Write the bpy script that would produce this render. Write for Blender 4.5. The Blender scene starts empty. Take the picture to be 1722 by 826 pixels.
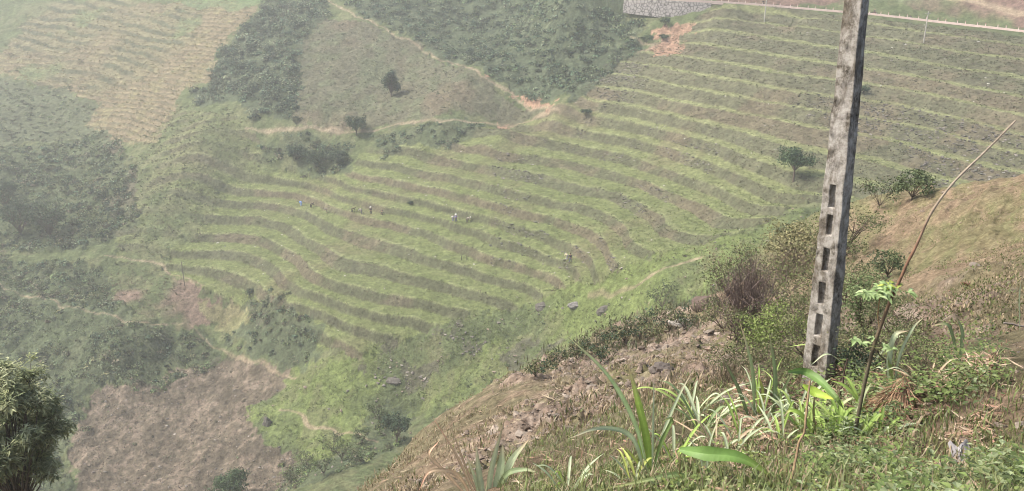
import bpy, bmesh, math, random
import numpy as np
R = math.radians
rng = np.random.default_rng(7)
random.seed(7)
scn = bpy.context.scene
COL = scn.collection

# ------------------------------------------------------------------ camera
PITCH, FPX, CU, CV = 18.0, 1433.0, 861.0, 413.0
cam_d = bpy.data.cameras.new('camera'); cam = bpy.data.objects.new('camera', cam_d); COL.objects.link(cam)
cam.location = (0, 0, 0); cam.rotation_euler = (R(90 - PITCH), 0, 0)
cam_d.sensor_width = 36; cam_d.lens = 36 * FPX / 1722.0; cam_d.clip_start = .05; cam_d.clip_end = 5000
scn.camera = cam
# ------------------------------------------------------------------ light
SUN_EL, SUN_AZ = 51.0, -89.0      # azimuth from +Y towards +X
w = bpy.data.worlds.new('World'); scn.world = w; w.use_nodes = True
nt = w.node_tree; bg = nt.nodes['Background']; sky = nt.nodes.new('ShaderNodeTexSky')
sky.sky_type = 'NISHITA'; sky.sun_disc = False; sky.sun_elevation = R(SUN_EL); sky.sun_rotation = R(SUN_AZ)
sky.air_density = 1.0; sky.dust_density = 7.0; sky.altitude = 600
nt.links.new(sky.outputs[0], bg.inputs[0]); bg.inputs[1].default_value = 0.12
sd = bpy.data.lights.new('sun', 'SUN'); sun = bpy.data.objects.new('sun', sd); COL.objects.link(sun)
sd.energy = 2.8; sd.angle = R(9); sd.color = (1, .94, .84)
sun.rotation_euler = (R(90 - SUN_EL), 0, R(180 - SUN_AZ))
sun.location = (-100, 60, 200)
scn.view_settings.view_transform = 'Standard'; scn.view_settings.look = 'None'
scn.view_settings.exposure = 1.02; scn.view_settings.gamma = 1; scn.view_settings.use_curve_mapping = False
scn.render.engine = 'CYCLES'; scn.cycles.use_denoising = True
scn.cycles.filter_width = 1.0; scn.cycles.use_adaptive_sampling = False; scn.cycles.max_bounces = 6; scn.cycles.volume_bounces = 1; scn.cycles.transparent_max_bounces = 8
HAZE_DENSITY = 0.00066

# ------------------------------------------------------------------ helpers
def ray(u, v):
    x = (u - CU) / FPX; y = -(v - CV) / FPX; c, s = math.cos(R(PITCH)), math.sin(R(PITCH))
    return np.array([x, c + y * s, -s + y * c])
def at_y(u, v, Y):
    d = ray(u, v); return d * (Y / d[1])
def at_h(u, v, h):
    d = ray(u, v); return d * (h / d[2])

def _hash(ix, iy, seed):
    h = (ix.astype(np.int64) * 374761393 + iy.astype(np.int64) * 668265263 + seed * 1442695041) & 0xffffffff
    h = ((h ^ (h >> 13)) * 1274126177) & 0xffffffff
    return ((h ^ (h >> 16)) & 0xffff) / 65535.0
def vnoise(x, y, seed=0):
    ix = np.floor(x); iy = np.floor(y); fx = x - ix; fy = y - iy
    fx = fx * fx * fx * (fx * (fx * 6 - 15) + 10); fy = fy * fy * fy * (fy * (fy * 6 - 15) + 10)
    a = _hash(ix, iy, seed); b = _hash(ix + 1, iy, seed); c = _hash(ix, iy + 1, seed); d = _hash(ix + 1, iy + 1, seed)
    return (a + (b - a) * fx + (c - a) * fy + (a - b - c + d) * fx * fy) * 2 - 1
def fbm(x, y, scale, oct=4, seed=0, gain=.5):
    x = np.asarray(x, float) / scale; y = np.asarray(y, float) / scale; o = 0; a = 1; t = 0
    for i in range(oct):
        ca, sa = math.cos(.6 * i), math.sin(.6 * i)
        o = o + a * vnoise(x * ca - y * sa + 17.3 * i, x * sa + y * ca - 9.1 * i, seed + i * 31); t += a; a *= gain; x = x * 2.03; y = y * 2.03
    return o / t * 1.5
def smooth(a, b, x):
    t = np.clip((x - a) / (b - a), 0, 1); return t * t * (3 - 2 * t)

class TPS:
    def __init__(s, P, v, lam):
        P = np.asarray(P, float); n = len(P); s.P = P
        A = np.zeros((n + 3, n + 3)); A[:n, :n] = s.k(P, P) + lam * np.eye(n)
        A[:n, n] = 1; A[:n, n + 1:] = P; A[n, :n] = 1; A[n + 1:, :n] = P.T
        s.w = np.linalg.solve(A, np.concatenate([v, [0, 0, 0]]))
    def k(s, a, b):
        r2 = ((a[:, None, :] - b[None, :, :]) ** 2).sum(2); return .5 * r2 * np.log(r2 + 1e-9)
    def __call__(s, Q):
        out = []
        for i in range(0, len(Q), 20000):
            q = Q[i:i + 20000]; out.append(s.k(q, s.P) @ s.w[:-3] + s.w[-3] + q @ s.w[-2:])
        return np.concatenate(out)
class Grid:
    def __init__(s, f, x0, x1, y0, y1, d, dy=None):
        s.x0, s.y0, s.dx, s.dy = x0, y0, d, dy or d
        xs = np.arange(x0, x1 + d, d); ys = np.arange(y0, y1 + s.dy, s.dy)
        X, Y = np.meshgrid(xs, ys, indexing='ij'); s.g = f(np.stack([X.ravel(), Y.ravel()], 1)).reshape(X.shape)
    def __call__(s, x, y):
        gx = np.clip((x - s.x0) / s.dx, 1, s.g.shape[0] - 2.001); gy = np.clip((y - s.y0) / s.dy, 1, s.g.shape[1] - 2.001)
        ix = gx.astype(int); iy = gy.astype(int); fx = gx - ix; fy = gy - iy
        ix = np.minimum(ix, s.g.shape[0] - 3); iy = np.minimum(iy, s.g.shape[1] - 3)
        def wts(t): return [-.5*t+t*t-.5*t**3, 1-2.5*t*t+1.5*t**3, .5*t+2*t*t-1.5*t**3, -.5*t*t+.5*t**3]
        wx, wy = wts(fx), wts(fy); o = 0
        for i in range(4):
            for j in range(4): o = o + wx[i] * wy[j] * s.g[ix + i - 1, iy + j - 1]
        return o

def material(name, rough=.9, spec=.15, attr=True, color=(.5, .5, .5), var=.35, scale=1.0, bump=.0, bscale=2.0, sss=0, trans=0, fine=None):
    m = bpy.data.materials.new(name); m.use_nodes = True; n = m.node_tree.nodes; l = m.node_tree.links
    p = n['Principled BSDF']; p.inputs['Roughness'].default_value = rough; p.inputs['Specular IOR Level'].default_value = spec
    if attr:
        c = n.new('ShaderNodeAttribute'); c.attribute_name = 'Col'; src = c.outputs['Color']
    else:
        c = n.new('ShaderNodeRGB'); c.outputs[0].default_value = (*color, 1); src = c.outputs[0]
    tc = n.new('ShaderNodeTexCoord')
    if var:
        nz = n.new('ShaderNodeTexNoise'); nz.inputs['Scale'].default_value = scale; nz.inputs['Detail'].default_value = 6; nz.inputs['Roughness'].default_value = .7
        l.new(tc.outputs['Object'], nz.inputs['Vector'])
        mr = n.new('ShaderNodeMapRange'); mr.inputs[1].default_value = .3; mr.inputs[2].default_value = .7
        mr.inputs[3].default_value = 1 - var; mr.inputs[4].default_value = 1 + var
        l.new(nz.outputs['Fac'], mr.inputs[0])
        mx = n.new('ShaderNodeMix'); mx.data_type = 'RGBA'; mx.blend_type = 'MULTIPLY'; mx.inputs[0].default_value = 1
        l.new(src, mx.inputs[6]); l.new(mr.outputs[0], mx.inputs[7]); src = mx.outputs[2]
    if fine:
        nf = n.new('ShaderNodeTexNoise'); nf.inputs['Scale'].default_value = fine[0]; nf.inputs['Detail'].default_value = 5; nf.inputs['Roughness'].default_value = .8
        l.new(tc.outputs['Object'], nf.inputs['Vector'])
        mf = n.new('ShaderNodeMapRange'); mf.inputs[1].default_value = .36; mf.inputs[2].default_value = .64; mf.inputs[3].default_value = 1 - fine[1]; mf.inputs[4].default_value = 1 + fine[1]
        l.new(nf.outputs['Fac'], mf.inputs[0]); my = n.new('ShaderNodeMix'); my.data_type = 'RGBA'; my.blend_type = 'MULTIPLY'; my.inputs[0].default_value = 1
        l.new(src, my.inputs[6]); l.new(mf.outputs[0], my.inputs[7]); src = my.outputs[2]
    l.new(src, p.inputs['Base Color'])
    if bump:
        nb = n.new('ShaderNodeTexNoise'); nb.inputs['Scale'].default_value = bscale; nb.inputs['Detail'].default_value = 8; nb.inputs['Roughness'].default_value = .75
        l.new(tc.outputs['Object'], nb.inputs['Vector'])
        b = n.new('ShaderNodeBump'); b.inputs['Strength'].default_value = 1; b.inputs['Distance'].default_value = bump
        l.new(nb.outputs['Fac'], b.inputs['Height']); l.new(b.outputs[0], p.inputs['Normal'])
    if trans:
        t = n.new('ShaderNodeBsdfTranslucent'); l.new(src, t.inputs[0]); ms = n.new('ShaderNodeMixShader'); ms.inputs[0].default_value = trans
        l.new(p.outputs[0], ms.inputs[1]); l.new(t.outputs[0], ms.inputs[2]); l.new(ms.outputs[0], n['Material Output'].inputs[0])
    return m

def tag(o, label=None, cat=None, group=None, kind=None):
    if label: o['label'] = label
    if cat: o['category'] = cat
    if group: o['group'] = group
    if kind: o['kind'] = kind
    return o
def empty(name, loc, label, cat, group=None, rz=0):
    o = bpy.data.objects.new(name, None); COL.objects.link(o); o.location = [float(a) for a in loc]; o.rotation_euler.z = rz
    o.empty_display_size = .2
    return tag(o, label, cat, group)
def mesh_np(name, V, F, mat, col=None, smooth_=False, parent=None, loc=None):
    V = np.asarray(V, np.float32); F = np.asarray(F, np.int32); k = F.shape[1]
    me = bpy.data.meshes.new(name)
    me.vertices.add(len(V)); me.vertices.foreach_set('co', V.ravel())
    me.loops.add(F.size); me.loops.foreach_set('vertex_index', F.ravel())
    me.polygons.add(len(F)); me.polygons.foreach_set('loop_start', np.arange(0, F.size, k, dtype=np.int32))
    me.polygons.foreach_set('use_smooth', np.full(len(F), smooth_, bool))
    if col is not None:
        col = np.broadcast_to(np.asarray(col, np.float32), (len(V), 3))
        a = me.color_attributes.new('Col', 'FLOAT_COLOR', 'POINT')
        a.data.foreach_set('color', np.concatenate([np.clip(col, 0, 1), np.ones((len(V), 1), np.float32)], 1).astype(np.float32).ravel())
    me.update(calc_edges=True); me.validate()
    o = bpy.data.objects.new(name, me); COL.objects.link(o); me.materials.append(mat)
    if parent is not None: o.parent = parent
    if loc is not None: o.location = [float(a) for a in loc]
    return o
class MB:
    """collects triangles/quads (as quads, tri repeats) with per vertex colour"""
    def __init__(s): s.V = []; s.F = []; s.C = []; s.n = 0
    def add(s, V, F, c):
        V = np.asarray(V, float); s.V.append(V); s.F.append(np.asarray(F, int) + s.n)
        s.C.append(np.broadcast_to(np.asarray(c, float), (len(V), 3))); s.n += len(V)
    def tube(s, pts, rad, c, sides=6, cap=True):
        pts = np.asarray(pts, float); rad = np.broadcast_to(rad, (len(pts),)); n = len(pts)
        t = np.gradient(pts, axis=0); t /= np.linalg.norm(t, axis=1)[:, None] + 1e-9
        up = np.array([0, 0, 1.]) if abs(t[0][2]) < .9 else np.array([1., 0, 0])
        a = np.cross(t, up); a /= np.linalg.norm(a, axis=1)[:, None] + 1e-9; b = np.cross(t, a)
        th = np.linspace(0, 2 * np.pi, sides, endpoint=False)
        V = (pts[:, None, :] + rad[:, None, None] * (np.cos(th)[None, :, None] * a[:, None, :] + np.sin(th)[None, :, None] * b[:, None, :])).reshape(-1, 3)
        F = []
        for i in range(n - 1):
            for j in range(sides):
                k = (j + 1) % sides; F.append([i * sides + j, i * sides + k, (i + 1) * sides + k, (i + 1) * sides + j])
        if cap:
            V = np.vstack([V, pts[0], pts[-1]]); e0 = n * sides
            for j in range(0, sides, 2):
                k = (j + 1) % sides; m = (j + 2) % sides
                F.append([e0, k, j, j] if 0 else [e0, m, k, j]); F.append([e0 + 1, (n - 1) * sides + j, (n - 1) * sides + k, (n - 1) * sides + m])
        cc = np.asarray(c, float)
        if cc.ndim == 2: cc = np.vstack([np.repeat(cc, sides, 0)] + ([cc[:1], cc[-1:]] if cap else []))
        s.add(V, F, cc)
    def box(s, lo, hi, c, M=None):
        lo = np.asarray(lo, float); hi = np.asarray(hi, float)
        V = np.array([[x, y, z] for z in (lo[2], hi[2]) for x, y in ((lo[0], lo[1]), (hi[0], lo[1]), (hi[0], hi[1]), (lo[0], hi[1]))])
        if M is not None: V = M(V)
        s.add(V, [[0, 3, 2, 1], [4, 5, 6, 7], [0, 1, 5, 4], [1, 2, 6, 5], [2, 3, 7, 6], [3, 0, 4, 7]], c)
    def build(s, name, mat, parent=None, loc=None, smooth_=False):
        return mesh_np(name, np.vstack(s.V), np.vstack(s.F), mat, np.vstack(s.C), smooth_, parent, loc)

def unit(v): return v / (np.linalg.norm(v, axis=-1, keepdims=True) + 1e-9)
def leaf_cards(C, size, col, up=.3, aspect=.55, seed=0, nrm=None):
    """pointed leaf rhombi at centres C"""
    r = np.random.default_rng(seed); n = len(C); size = np.broadcast_to(size, (n,))[:, None]
    nv = r.normal(size=(n, 3)); nv[:, 2] = np.abs(nv[:, 2]) + up
    if nrm is not None: nv = nv * .6 + nrm * 1.2
    nv = unit(nv); a = unit(np.cross(nv, r.normal(size=(n, 3)))); b = np.cross(nv, a)
    V = np.stack([C - a * size * .5, C + b * size * aspect * .5 - a * size * .05, C + a * size * .5 - nv * size * .12, C - b * size * aspect * .5 - a * size * .05], 1).reshape(-1, 3)
    F = np.arange(4 * n).reshape(n, 4)
    return V, F, np.repeat(np.broadcast_to(col, (n, 3)), 4, 0)

M_ground = material('hillside_ground', 1, .05, var=.26, scale=.4, bump=.7, bscale=1.1, fine=(1.3, .34))
M_near = material('near_ground', 1, .05, var=.3, scale=1.6, bump=.16, bscale=3.5, fine=(7, .35))
M_leaf = material('foliage', .75, .2, var=.25, scale=.6, trans=.25)
M_nleaf = material('near_leaf', .5, .35, var=.18, scale=9, trans=.3)
M_bark = material('bark', .95, .1, var=.35, scale=6, bump=.02, bscale=20)
M_stone = material('stone', .9, .2, var=.4, scale=3, bump=.06, bscale=6)
M_cloth = material('cloth', .9, .1, var=.12, scale=8)
M_wood = material('dry_stem', .85, .15, var=.3, scale=25, bump=.004, bscale=60)

# ------------------------------------------------------------------ far hillside: surveyed level lines
ROAD = [(960,-22),(1060,-8),(1135,1),(1235,6),(1310,12),(1390,19),(1467,25),(1560,36),(1640,45),(1722,54),(1830,68)]
L = {
1: [(277,459),(315,467),(362,482),(412,500),(462,517),(500,530),(537,547),(575,567),(600,578)],
2: [(285,442),(337,442),(375,449),(412,456),(437,472),(462,495),(495,512),(537,525),(575,536),(630,550),(682,560)],
3: [(320,415),(362,416),(412,422),(450,430),(475,445),(500,470),(537,495),(575,507),(630,522),(662,527),(737,537)],
4: [(362,385),(412,387),(450,394),(487,412),(525,437),(550,460),(575,470),(600,474),(630,479),(650,487),(725,502),(775,514),(812,522)],
5: [(387,357),(450,363),(500,377),(525,392),(550,405),(575,417),(600,428),(650,440),(687,455),(737,465),(787,475),(837,490),(882,505)],
6: [(412,337),(450,339),(500,346),(525,352),(562,365),(587,377),(630,392),(675,407),(737,430),(800,447),(837,457),(887,472),(925,490)],
7: [(400,310),(500,322),(537,332),(575,345),(600,353),(630,362),(675,370),(725,380),(775,400),(825,425),(887,442),(925,455),(950,467),(962,482)],
8: [(487,300),(550,310),(587,327),(600,332),(650,343),(700,353),(750,366),(775,373),(825,386),(875,402),(900,412),(937,433),(975,452),(985,470)],
9: [(560,298),(600,310),(650,320),(700,332),(750,345),(800,357),(850,370),(887,380),(925,390),(965,405),(1000,430),(1010,455)],
10: [(600,285),(650,292),(700,302),(750,312),(800,327),(850,340),(900,352),(950,365),(1000,382),(1030,405),(1040,435)],
11: [(625,267),(700,277),(750,290),(787,297),(850,312),(900,320),(950,332),(1025,350),(1060,370),(1085,400)],
12: [(762,260),(812,270),(850,278),(900,285),(950,295),(1025,309),(1072,325),(1110,345),(1150,365),(1175,388)],
13: [(787,242),(850,250),(950,265),(1025,280),(1060,290),(1110,308),(1160,325),(1200,340),(1240,362)],
14: [(850,217),(900,224),(960,235),(1035,250),(1085,265),(1135,282),(1185,298),(1230,318),(1280,342)],
15: [(907,207),(975,215),(1022,224),(1085,236),(1135,248),(1185,265),(1235,282),(1290,305),(1330,325)],
16: [(985,190),(1060,202),(1122,217),(1185,234),(1235,250),(1272,263),(1310,276),(1400,296)],
17: [(1005,172),(1060,178),(1122,193),(1160,203),(1185,207),(1235,217),(1285,229),(1335,243),(1400,256),(1500,280)],
18: [(1022,148),(1072,152),(1135,167),(1210,180),(1285,195),(1335,206),(1395,218),(1450,226),(1530,242),(1620,268)],
19: [(1025,120),(1072,127),(1135,143),(1210,158),(1285,172),(1360,186),(1397,192),(1447,197),(1515,208),(1620,232),(1720,258)],
20: [(1040,100),(1110,112),(1160,122),(1235,137),(1310,150),(1390,162),(1447,168),(1515,178),(1590,193),(1650,207),(1722,226)],
21: [(1140,92),(1185,100),(1260,112),(1335,124),(1400,134),(1450,140),(1517,150),(1580,163),(1642,178),(1722,197)],
22: [(1135,66),(1172,70),(1197,76),(1260,87),(1335,98),(1400,107),(1452,115),(1517,125),(1592,140),(1722,162)],
23: [(1177,50),(1260,59),(1310,67),(1390,78),(1415,81),(1455,87),(1542,103),(1642,118),(1722,131)],
24: [(1185,34),(1272,38),(1335,45),(1415,56),(1457,61),(1542,73),(1617,86),(1722,102)],
25: [(1240,19),(1300,24),(1367,32),(1415,37),(1462,42),(1542,53),(1640,65),(1722,77)]}
L[26] = ROAD
def hk(k, u):
    base = -75 + 2.4 * (k - 1); t = max(0, (k - 14) / 12.0)
    return base + t * 8 * min(1, max(0, 1 - (u - 1060) / 662.0))
road_pts = np.array([at_y(u, v, yy) for (u, v), yy in zip(ROAD, (284,276,270,266,262,256,250,242,234,226,214))])
P = []; ZV = []; kpix = []
for k, pts in L.items():
    for i, (u, v) in enumerate(pts):
        p = at_h(u, v, hk(k, u)) if k < 26 else road_pts[i]; P.append(p[:2]); ZV.append(p[2]); kpix.append((k, u, v))
for p in road_pts:
    d = np.array([.25, 1.0]); d /= np.linalg.norm(d)
    for off, dz in ((4, 0), (9, .3), (16, 5), (45, 24), (110, 55)):
        P.append(p[:2] + d * off); ZV.append(p[2] + dz)
ctrl = [(600,222,250),(660,140,276),(600,30,315),(500,217,254),(520,120,285),(430,215,258),(420,100,300),(350,250,250),(690,208,246),(750,205,240),(840,208,230),
 (200,230,275),(100,300,255),(60,400,222),(100,500,195),(200,550,182),(200,450,208),(240,380,222),(100,200,295),(100,100,335),(100,12,385),(300,10,365),(300,100,315),(300,180,283),
 (240,300,245),(300,340,232),(-150,400,222),(-150,250,270),(-150,100,340),(-150,600,180),(-150,10,390),
 (400,560,190),(300,620,178),(250,720,160),(300,820,141),(480,640,168),(600,640,158),(450,720,152),(600,720,147),(700,640,156),(100,600,177),(50,700,164),(100,820,142),(200,640,172),
 (560,600,163),(420,640,171),(380,800,143),(500,780,144),(-150,800,145),(-300,900,125),(200,900,128),
 (900,560,157),(800,600,156),(750,570,159),(1100,480,142),(1000,540,152),(1180,440,145),(1280,410,140),(700,700,150),
 (900,60,284),(900,10,312),(750,10,330),(800,120,262),(1000,60,270),(1000,10,296),(940,170,236),(1060,30,273),(700,60,300),(1000,110,255)]
for u, v, Y in ctrl:
    p = at_y(u, v, Y); P.append(p[:2]); ZV.append(p[2])
for x, y, z in [(-250,470,15),(-100,460,22),(0,460,28),(-400,500,10),(100,460,40),(200,430,45),(-300,300,-50),(-330,200,-72),
                (-120,100,-92),(-60,100,-88),(0,100,-74),(50,105,-58),(100,110,-42),(160,120,-30),(-30,125,-80),(30,130,-62),(80,130,-48),(180,160,-32),(-200,110,-95),(260,200,-20),(300,320,10)]:
    P.append((x, y)); ZV.append(z)
P = np.array(P); ZV = np.array(ZV)
_z = TPS(P / 100, ZV, .004)
Zs = Grid(lambda q: _z(q / 100), -480, 400, 60, 680, 3)
def hit(u, v, zf=None, y0=95, y1=640):
    zf = zf or Zs; d = ray(u, v); Y = np.arange(y0, y1, .5); Q = d[None, :] * (Y / d[1])[:, None]
    below = Q[:, 2] < zf(Q[:, 0], Q[:, 1]); i = int(np.argmax(below)) if below.any() else len(Y) - 1
    return Q[i]
KP = []; KV = []
for k, u, v in kpix:
    q = hit(u, v); KP.append(q[:2]); KV.append(k)
# plausible continuation left of the surveyed lines and down-valley
for x, y, k in [(-130,185,.2),(-160,215,3),(-150,250,7.5),(-110,262,10),(-60,100,-4),(0,100,-1),(60,100,3)]:
    KP.append((x, y)); KV.append(k)
_k = TPS(np.array(KP) / 100, np.array(KV, float), .0012)
Ks = Grid(lambda q: _k(q / 100), -480, 400, 60, 680, 3)

def poly(pts): return np.array([hit(u, v)[:2] for u, v in pts])
def inside(x, y, pg):
    x = np.asarray(x); c = np.zeros(x.shape, bool); j = len(pg) - 1
    bb = (x > pg[:, 0].min()) & (x < pg[:, 0].max()) & (y > pg[:, 1].min()) & (y < pg[:, 1].max())
    xs = x[bb]; ys = y[bb]; cc = np.zeros(xs.shape, bool)
    for i in range(len(pg)):
        (xi, yi), (xj, yj) = pg[i], pg[j]
        cc ^= ((yi > ys) != (yj > ys)) & (xs < (xj - xi) * (ys - yi) / (yj - yi + 1e-12) + xi); j = i
    c[bb] = cc; return c
def dline(x, y, pl):
    d = np.full(np.shape(x), 1e9)
    for a, b in zip(pl[:-1], pl[1:]):
        ab = b - a; t = np.clip(((x - a[0]) * ab[0] + (y - a[1]) * ab[1]) / (ab @ ab + 1e-9), 0, 1)
        d = np.minimum(d, np.hypot(x - a[0] - t * ab[0], y - a[1] - t * ab[1]))
    return d
PG = {n: poly(p) for n, p in {
 'terr': [(270,455),(320,405),(355,350),(385,300),(490,288),(590,290),(605,258),(740,246),(800,212),(900,192),(960,178),(1010,105),(1060,88),(1130,50),(1195,16),(1300,16),(1500,36),(1800,75),
          (1860,330),(1500,340),(1340,345),(1290,375),(1240,392),(1180,415),(1100,430),(1040,462),(1000,482),(940,497),(890,512),(830,527),(740,547),(690,570),(610,605),(560,590),(480,545),(400,515),(340,485)],
 'left_terr': [(200,440),(180,330),(240,250),(280,190),(420,210),(480,290),(385,300),(355,350),(320,405),(280,455)],
 'dry': [(0,90),(60,30),(150,5),(400,0),(425,20),(390,60),(365,95),(358,135),(310,150),(290,185),(262,240),(200,238),(150,210),(170,172),(100,150),(0,125),(-200,120),(-200,90)],
 'dry_green': [(10,70),(90,0),(330,-20),(345,30),(305,90),(255,125),(190,160),(100,146),(0,118)],
 'green_top': [(290,-30),(460,-30),(440,10),(400,18),(300,8)],
 'lslope': [(-200,130),(0,130),(100,152),(170,175),(150,210),(200,240),(130,230),(0,240),(-200,240)],
 'tri': [(520,30),(600,35),(700,75),(800,125),(930,180),(840,205),(700,205),(600,215),(500,210),(500,100)],
 'red1': [(1085,45),(1110,32),(1175,33),(1172,48),(1150,55),(1145,85),(1110,86),(1090,75),(1110,60)],
 'red2': [(805,122),(822,124),(818,136),(808,134)], 'red3': [(870,165),(900,166),(932,180),(925,188),(880,175)], 'red4': [(832,205),(850,203),(848,217),(836,216)],
 'brown': [(160,655),(250,640),(350,610),(380,598),(420,605),(490,640),(470,660),(425,685),(420,720),(440,745),(500,770),(480,850),(100,850),(130,790),(120,740)],
 'brown2': [(180,450),(280,455),(330,480),(420,510),(520,550),(480,565),(400,540),(320,548),(240,540),(190,500)],
 'drygrass': [(330,500),(410,510),(430,540),(400,570),(340,550)],
 'meadow': [(425,690),(500,640),(560,600),(600,590),(740,545),(850,530),(960,520),(900,570),(800,610),(720,650),(620,720),(640,760),(560,760),(450,745),(420,720)],
 'meadow2': [(610,605),(690,570),(740,547),(830,527),(890,512),(940,497),(1000,482),(1040,462),(1100,430),(1180,415),(1290,375),(1340,345),(1400,400),(1250,520),(1100,570),(960,640),(800,700),(700,700),(640,680),(560,640)],
 'bank': [(600,640),(640,605),(720,598),(745,625),(690,650),(640,668)], 'bank2': [(740,548),(790,555),(830,590),(800,600),(760,580)], 'bank3': [(840,600),(880,585),(960,575),(900,615),(850,635)],
 'ups': [(1190,2),(1300,-30),(1900,-30),(1900,60),(1722,40),(1500,10),(1400,3)],
 'F1': [(360,135),(368,95),(395,60),(430,20),(450,-20),(560,-20),(545,30),(515,60),(510,110),(500,160),(505,205),(430,200),(400,180),(330,180),(320,165)],
 'F2': [(545,-10),(600,-60),(1060,-60),(1052,5),(1085,30),(1070,60),(1085,85),(1020,115),(1000,150),(965,178),(935,172),(850,140),(810,120),(700,72),(600,22)],
 'F3': [(-150,240),(0,245),(130,232),(195,240),(235,300),(225,380),(180,415),(90,420),(-150,425)],
 'F4': [(440,228),(520,225),(600,232),(585,290),(500,285),(450,262)],
 'F5': [(605,228),(700,212),(815,210),(790,235),(740,250),(690,245),(640,250)],
 'F6': [(-150,430),(60,440),(170,450),(200,485),(235,545),(330,560),(410,600),(340,610),(240,640),(160,650),(120,735),(100,850),(-150,850)],
 'F7': [(405,512),(480,528),(545,560),(535,600),(500,645),(440,605),(370,572),(420,550)],
 'F8': [(630,690),(690,680),(700,740),(640,770),(560,800),(480,830),(470,790),(560,765)],
}.items()}
PATHS = [([(415,217),(500,216),(560,220),(600,223),(640,214),(700,206),(770,204),(840,208),(900,197),(945,187)], .6),
 ([(545,-4),(600,28),(700,76),(760,105),(810,128),(860,155),(930,182)], .52),
 ([(-20,475),(60,505),(130,522),(210,538),(320,548)], .24), ([(320,548),(350,575),(400,595),(450,618),(495,638)], .36),
 ([(470,690),(520,712),(580,732),(640,745)], .28),
 ([(985,502),(1010,497),(1050,490),(1085,474),(1130,455),(1150,450),(1180,436)], .42),
 ([(1540,-8),(1640,2),(1690,14),(1722,24),(1800,40)], 1.2), ([(180,432),(260,444),(285,460),(340,482)], .3), ([(1075,85),(1100,70),(1060,60)], .4)]
PATHW = [(np.array([hit(u, v)[:2] for u, v in p]), w_) for p, w_ in PATHS]
def zone(n, x, y, warp=2.2):
    wx = fbm(x, y, 9, 3, 5) * warp + fbm(x, y, 1.6, 3, 7) * min(1.3, warp); wy = fbm(x, y, 9, 3, 6) * warp + fbm(x, y, 1.6, 3, 8) * min(1.3, warp)
    return inside(x + wx, y + wy, PG[n])

rd_dir = np.gradient(road_pts[:, :2], axis=0); rd_dir /= np.linalg.norm(rd_dir, axis=1)[:, None]
rd_n = np.stack([-rd_dir[:, 1], rd_dir[:, 0]], 1); rd_n *= np.sign(rd_n[:, 1:2])       # away from the camera
road_c = road_pts.copy(); road_c[:, :2] += rd_n * 3.1
wall_l = road_pts[:4].copy(); wall_l[3] = road_pts[2] * .35 + road_pts[3] * .65; wall_l[:, 2] = (0, 1, .85, 0)
def near_line(x, y, pl):
    d = np.full(np.shape(x), 1e9); h = np.zeros(np.shape(x))
    for a, b in zip(pl[:-1], pl[1:]):
        ab = (b - a)[:2]; t = np.clip(((x - a[0]) * ab[0] + (y - a[1]) * ab[1]) / (ab @ ab), 0, 1)
        dd = np.hypot(x - a[0] - t * ab[0], y - a[1] - t * ab[1]); m = dd < d; d = np.where(m, dd, d); h = np.where(m, a[2] + t * (b[2] - a[2]), h)
    return d, h
def terr_parts(x, y):
    K = Ks(x, y); u_ = 1 - .6 * smooth(13, 18, K); K = K + u_ * (fbm(x, y, 14, 3, 11) * .085 + fbm(x, y, 3.5, 2, 12) * .02)
    k0 = np.floor(K + .5); f = K - k0
    n = fbm(x, y, 22, 2, 13)
    a = .36 - .20 * smooth(12.5, 18.5, K + .6 * n) + .03 * n
    s = np.where(np.abs(f) < a, .28 * f, np.sign(f) * (.28 * a + (.5 - .28 * a) * ((np.abs(f) - a) / (.5 - a)) ** .8))
    return K, k0, f, a, s
def far_z(x, y, full=False):
    x = np.asarray(x, float); y = np.asarray(y, float)
    z = Zs(x, y); K, k0, f, a, s = terr_parts(x, y)
    T = zone('terr', x, y, 1.0) * 1.0; Lf = zone('left_terr', x, y, 1.0) * 1.0
    amp = np.maximum(T * np.clip(1.0 + .35 * fbm(x, y, 30, 2, 14), .3, 1.15), Lf * np.clip(.62 + .8 * fbm(x, y, 16, 2, 15), .15, 1.))
    z = z + (s - f) * 2.4 * amp
    dry = zone('dry', x, y, 1.5)
    ph = (Zs(x, y) + x * .02 + fbm(x, y, 20, 2, 19) * .3) / 1.25
    z = z + dry * .22 * np.sin(ph * 2 * np.pi)
    ph2 = (Zs(x, y) + .11 * x + fbm(x, y, 25, 2, 20) * .8 + fbm(x, y, 6, 2, 22) * .25) / 2.7; f2 = ph2 - np.floor(ph2)
    dg = zone('dry_green', x, y, 4); z = z + dg * (np.where(f2 < .7, -.5 * f2, -.35 + (f2 - .7) * 1.17)) * 1.6
    ph3 = (Zs(x, y) + .12 * x + fbm(x, y, 12, 3, 21) * 1.2) / 1.5
    tri = zone('tri', x, y, 2); z = z + tri * .22 * np.abs(np.sin(ph3 * np.pi))
    wild = 1 - T * .7
    z = z + fbm(x, y, 2.6, 4, 16) * (.10 + .18 * wild) + fbm(x, y, 11, 3, 17) * .55 * wild
    br = zone('brown', x, y, 2); z = z + br * (fbm(x, y, 1.1, 3, 18) * .16)
    z = z + (fbm(x, y, 4.5, 3, 91) * .5) * np.clip(br * 1.0 + zone('F6', x, y) * 1.6 + zone('F3', x, y) * 1.6 + zone('F2', x, y) * 1.4, 0, 1.6)
    d, h = near_line(x, y, road_c); dw, hw = near_line(x, y, wall_l)
    z = z - 3.4 * hw * np.exp(-np.maximum(dw - 1, 0) / 12) * smooth(2.6, 3.4, d)
    z = z + (h - .06 - z) * smooth(6.0, 3.5, d) * np.where(dw < 3, smooth(3.25, 2.9, d), 1)
    if full: return z, K, k0, f, a, T, Lf, dry, dg, tri, br, f2, amp, np.sin(ph * 2 * np.pi)
    return z

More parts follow.
